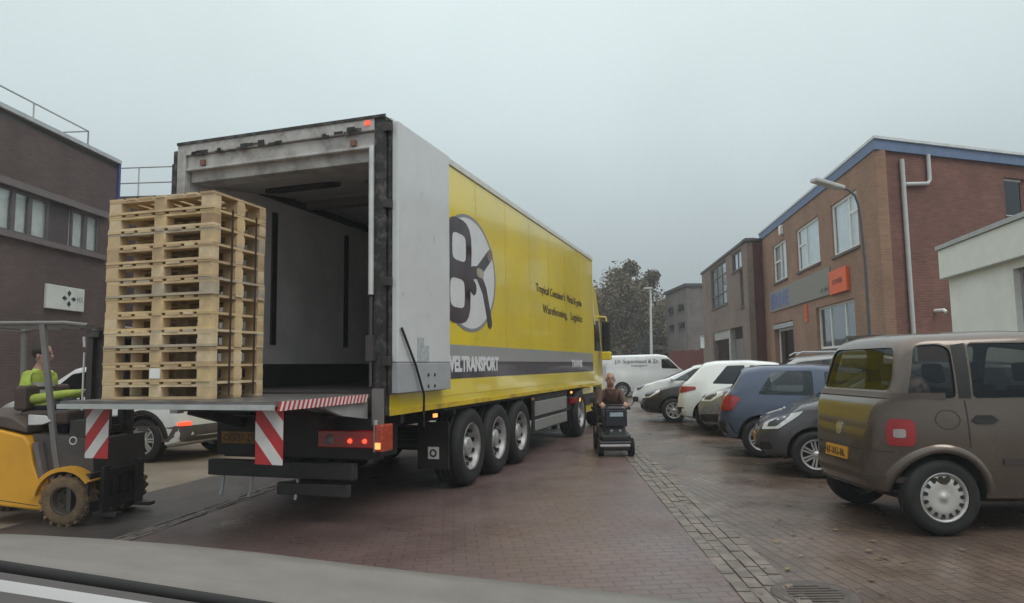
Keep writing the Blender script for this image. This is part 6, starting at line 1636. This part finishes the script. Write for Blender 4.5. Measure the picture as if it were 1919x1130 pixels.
for x, s, r_ in ((.0, 1, .15), (.0, -1, .15), (-.9, 1, .16), (-.9, -1, .16)):
    t_, r, M, rr, hh, dish = wheel(scoot, (x, s * .25, r_), r_, .09, s, SILVER, rimr=.6, dish=.02)
    rot = Matrix.Translation((x, s * .25, r_)) @ Matrix.Rotation(R(90), 4, 'Z') @ Matrix.Translation((-x, -s * .25, -r_))
    t_.data.transform(rot); M = rot @ M; r.v = [tuple(rot @ Vector(v)) for v in r.v]
    r.lathe([(rr * .84, hh * .6), (rr * .3, hh * .5), (0, hh * .6)], 20, 0, M); r.build('rim', [mat('dark scooter rim', (.12, .12, .12), .4), BLACK], t_)
b = MB(); b.tube([(-.55, -.31, .25), (-.30, -.33, .55), (-.25, -.33, .95)], .012, 8); b.build('walking_stick_holder', BLACK, scoot)
J = {}; bones = []; reg = {}
Ps = lambda p: SM @ Vector(p)
seated(Ps, J, bones, reg, (-.72, 0, .70), (-.66, 0, 1.05), (-.62, 0, 1.235), [(-.30, .15, .66), (-.30, -.15, .66)], [(-.22, .13, .305), (-.22, -.13, .305)],
       [(-.15, .19, .855), (-.15, -.19, .855)], [(-.50, .235, .80), (-.50, -.235, .80)], (1, 0, 0), (0, 1, 0), .93, hdir=(1, 0, -.2))
BRJ = mat('brown jacket', (.085, .046, .034), .75, var=.25, scale=6, bump=.3, bscale=30)
rider = figure('person', 'bald person in a brown jacket riding the black mobility scooter', Ps, J, bones, reg, [BRJ, mat('dark trousers', (.03, .026, .03), .8), SHOE, SKIN, EYE, LIPM], head_extra(Ps, J['skull'][0], (1, 0, 0), (0, 1, 0), (0, 0, 1)))
# collar and zip
b = MB()
for s in (-1, 1): b.bar(Ps((-.585, s * .085, 1.075)), Ps((-.545, s * .02, .985)), .035, .02)
b.build('collar', mat('dark red collar', (.10, .028, .024), .7), rider)

# ------------------------------------------------------------------ trees and lamp post at the street end
def leaf_mat(name, c):
    return mat(name, c, .9, var=.5, scale=.8, spec=.05)
LEAVES = [leaf_mat('autumn leaf brown', (.200, .155, .105)), leaf_mat('autumn leaf olive', (.175, .165, .110)), leaf_mat('dark leaf', (.110, .085, .062))]
BARK = mat('bark', (.09, .07, .055), .9, var=.3)
def tree(loc, H, rad, label, seed, n=13000, cl=14, leaf=.12, cats='tree', base=.22):
    rng = random.Random(seed); t = thing('autumn_tree', label, cats, loc, 0, 'trees at the street end')
    b = MB(); b.tube([(0, 0, 0), (.1, .05, H * .3), (-.1, .1, H * .6), (.05, 0, H * .88)], [.28, .2, .12, .03], 8)
    lobes = []
    for k in range(cl):
        a = rng.uniform(0, 6.28); q = rng.uniform(.15, .8) * rad; z = H * rng.uniform(base + .08, .88); sh = 1 - .55 * max(0, (z / H - .5) / .4)
        c = Vector((q * sh * math.cos(a), q * sh * math.sin(a), z)); r_ = rad * rng.uniform(.30, .52) * (1 - .3 * (z / H > .75))
        lobes.append((c, r_)); b.tube([(0, 0, z * .55), tuple(c * .6 + Vector((0, 0, z * .25))), tuple(c)], [.09, .05, .015], 6)
    lobes.append((Vector((0, 0, H * .86)), rad * .45)); lobes.append((Vector((rad * .25, 0, H * .95)), rad * .22))
    b.build('trunk', BARK, t)
    cr = MB()
    for k in range(n):
        c, r_ = lobes[rng.randrange(len(lobes))]
        d = Vector((rng.gauss(0, 1), rng.gauss(0, 1), rng.gauss(0, .85))).normalized()
        p = c + d * r_ * (rng.random() ** .45) * rng.uniform(.75, 1.18)
        if p.z < H * base * .6: continue
        u_ = Vector((rng.gauss(0, 1), rng.gauss(0, 1), rng.gauss(0, .6))).normalized(); v_ = u_.cross(Vector((rng.gauss(0, 1), rng.gauss(0, 1), rng.gauss(0, 1)))).normalized()
        s_ = leaf * rng.uniform(.5, 1.4)
        mi = 0 if rng.random() < .45 else (1 if rng.random() < .6 else 2)
        cr.add([p + u_ * s_, p + v_ * s_ * .6, p - u_ * s_ * .9, p - v_ * s_ * .55], [(0, 1, 2, 3)], mi)
    cr.build('crown', LEAVES, t, fixn=False)
for i, (u, Y, vt, rad, sd_i, lab) in enumerate(((1168, 58, 492, 3.5, 3, 'tall brown autumn tree behind the lorry cab, thinning at its top'), (1212, 62, 508, 3.2, 8, 'brown autumn tree directly behind the pale lamp post'), (1120, 66, 545, 3.2, 5, 'dark autumn tree mostly hidden behind the lorry cab'), (1243, 70, 560, 2.4, 12, 'lower brown tree between lamp post and grey flats'))):
    p = AT(u, 700, Y); H_ = AT(u, vt, Y).z
    tree((p.x, p.y, 0), H_, rad, lab, sd_i)
def hedge(name, label, p0, p1, h, wd, seed, n=3000):
    rng = random.Random(seed); p0 = Vector(p0); p1 = Vector(p1); cr = MB()
    for k in range(n):
        t = rng.random(); p = p0.lerp(p1, t) + Vector((rng.uniform(-wd, wd), rng.uniform(-wd, wd), h * (rng.random() ** .7) * (.8 + .2 * math.sin(t * 17))))
        u_ = Vector((rng.gauss(0, 1), rng.gauss(0, 1), rng.gauss(0, 1))).normalized(); v_ = u_.cross(Vector((rng.gauss(0, 1), rng.gauss(0, 1), rng.gauss(0, 1)))).normalized(); s_ = rng.uniform(.12, .3)
        cr.add([p + u_ * s_, p + v_ * s_, p - u_ * s_, p - v_ * s_], [(0, 1, 2, 3)], 2 if rng.random() < .65 else rng.randint(0, 1))
    return tag(cr.build(name, LEAVES, fixn=False), label, 'hedge')
ha, hb_ = AT(1095, 690, 56), AT(1250, 690, 56)
hedge('hedge', 'dark hedge below the autumn trees behind the white van', (ha.x, ha.y, 0), (hb_.x, hb_.y, 0), 3.0, .6, 4, 3600)
lpb = AT(1221, 690, 46); lpt = AT(1219, 542, 46); lpl = thing('lamp_post', 'pale straight lamp post rising behind the white van', 'lamp post', (lpb.x, lpb.y, 0))
PALE = mat('pale lamp post', (.55, .56, .54), .5, var=.06)
b = MB(); b.tube([(0, 0, 0), (0, 0, 1.2), (lpt.x - lpb.x, 0, lpt.z)], [.11, .10, .06], 10); b.build('pole', PALE, lpl)
b = MB(); b.box(lpt.x - lpb.x - .45, lpt.x - lpb.x + .12, -.1, .1, lpt.z, lpt.z + .12); b.build('lamp_head', mat('pale lamp housing', (.48, .48, .46), .5), lpl, bevel=.03)
# far tree line so that no bare horizon shows
def farline(name, x0, x1, y, h, seed, n):
    rng = random.Random(seed); cr = MB()
    for k in range(n):
        x = rng.uniform(x0, x1); hh = h * (.7 + .3 * math.sin(x * .21) * math.sin(x * .077 + 1)); p = Vector((x, y + rng.uniform(-4, 4), hh * rng.random() ** .8))
        u_ = Vector((rng.gauss(0, 1), rng.gauss(0, 1), rng.gauss(0, 1))).normalized(); v_ = u_.cross(Vector((rng.gauss(0, 1), rng.gauss(0, 1), rng.gauss(0, 1)))).normalized(); s_ = rng.uniform(.5, 1.1)
        cr.add([p + u_ * s_, p + v_ * s_, p - u_ * s_, p - v_ * s_], [(0, 1, 2, 3)], rng.choice((0, 1, 2, 2)))
    return tag(cr.build(name, LEAVES, fixn=False), kind='stuff')
farline('woods', -70, 60, 125, 7.5, 6, 7000)

# ------------------------------------------------------------------ dashboard reflection built as a solid band, with own car's seal and dash
own = thing('camera_car_reflection', 'solid grey band standing in for the dashboard reflection, with dark windscreen seal', 'car', (0, .6, 0))
def at_dist(u, v, q):
    d = ray(u, v); return CAMPOS + d * (q / d.y)
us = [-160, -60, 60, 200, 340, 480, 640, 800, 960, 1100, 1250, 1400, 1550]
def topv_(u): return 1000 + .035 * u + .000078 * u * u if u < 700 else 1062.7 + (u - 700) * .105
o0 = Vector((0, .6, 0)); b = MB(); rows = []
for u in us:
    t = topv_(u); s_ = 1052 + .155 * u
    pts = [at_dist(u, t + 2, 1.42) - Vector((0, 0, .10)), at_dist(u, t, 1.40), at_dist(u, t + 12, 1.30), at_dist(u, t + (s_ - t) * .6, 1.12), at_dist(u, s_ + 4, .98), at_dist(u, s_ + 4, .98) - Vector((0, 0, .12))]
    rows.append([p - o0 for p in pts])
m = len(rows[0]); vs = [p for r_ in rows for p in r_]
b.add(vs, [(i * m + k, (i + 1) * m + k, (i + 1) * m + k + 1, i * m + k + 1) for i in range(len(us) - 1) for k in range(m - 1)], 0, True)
b.build('bonnet', mat('grey reflection band', (.165, .150, .133), .6, var=.10, scale=9, bump=.15, bscale=160, dirt=(.12, .107, .095), dirtamt=.5), own)  # solid band shaped and coloured as the dashboard's reflection in the windscreen
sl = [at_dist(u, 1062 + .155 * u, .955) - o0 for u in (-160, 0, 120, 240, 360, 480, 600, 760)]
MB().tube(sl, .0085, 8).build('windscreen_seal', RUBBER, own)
b = MB(); rows = []
for u in (-160, 0, 120, 240, 360, 480, 600):
    rows.append([at_dist(u, 1072 + .155 * u, .93) - o0, at_dist(u, 1086 + .155 * u, .88) - o0, at_dist(u, 1108 + .155 * u, .80) - o0, at_dist(u, 1240 + .155 * u, .62) - o0])
vs = [p for r_ in rows for p in r_]
for i in range(len(rows) - 1):
    for k in range(3): b.add([rows[i][k], rows[i + 1][k], rows[i + 1][k + 1], rows[i][k + 1]], [(0, 1, 2, 3)], (1, 0, 1)[k], True)
b.build('dashboard', [mat('pale paper', (.40, .39, .385), .7, var=.05), mat('grey dashboard', (.07, .062, .06), .8)], own)

# ------------------------------------------------------------------ damp air
hz = MB(); hz.box(-75, 75, -18, 140, -1.0, 16)
ho = hz.build('haze', [], None); tag(ho, kind='stuff')
hm = bpy.data.materials.new('haze'); hm.use_nodes = True; ht = hm.node_tree; ht.nodes.clear()
pv = ht.nodes.new('ShaderNodeVolumePrincipled'); pv.inputs['Color'].default_value = (.86, .90, .92, 1); pv.inputs['Density'].default_value = .0020
hout = ht.nodes.new('ShaderNodeOutputMaterial'); ht.links.new(pv.outputs[0], hout.inputs['Volume'])
ho.data.materials.clear(); ho.data.materials.append(hm)
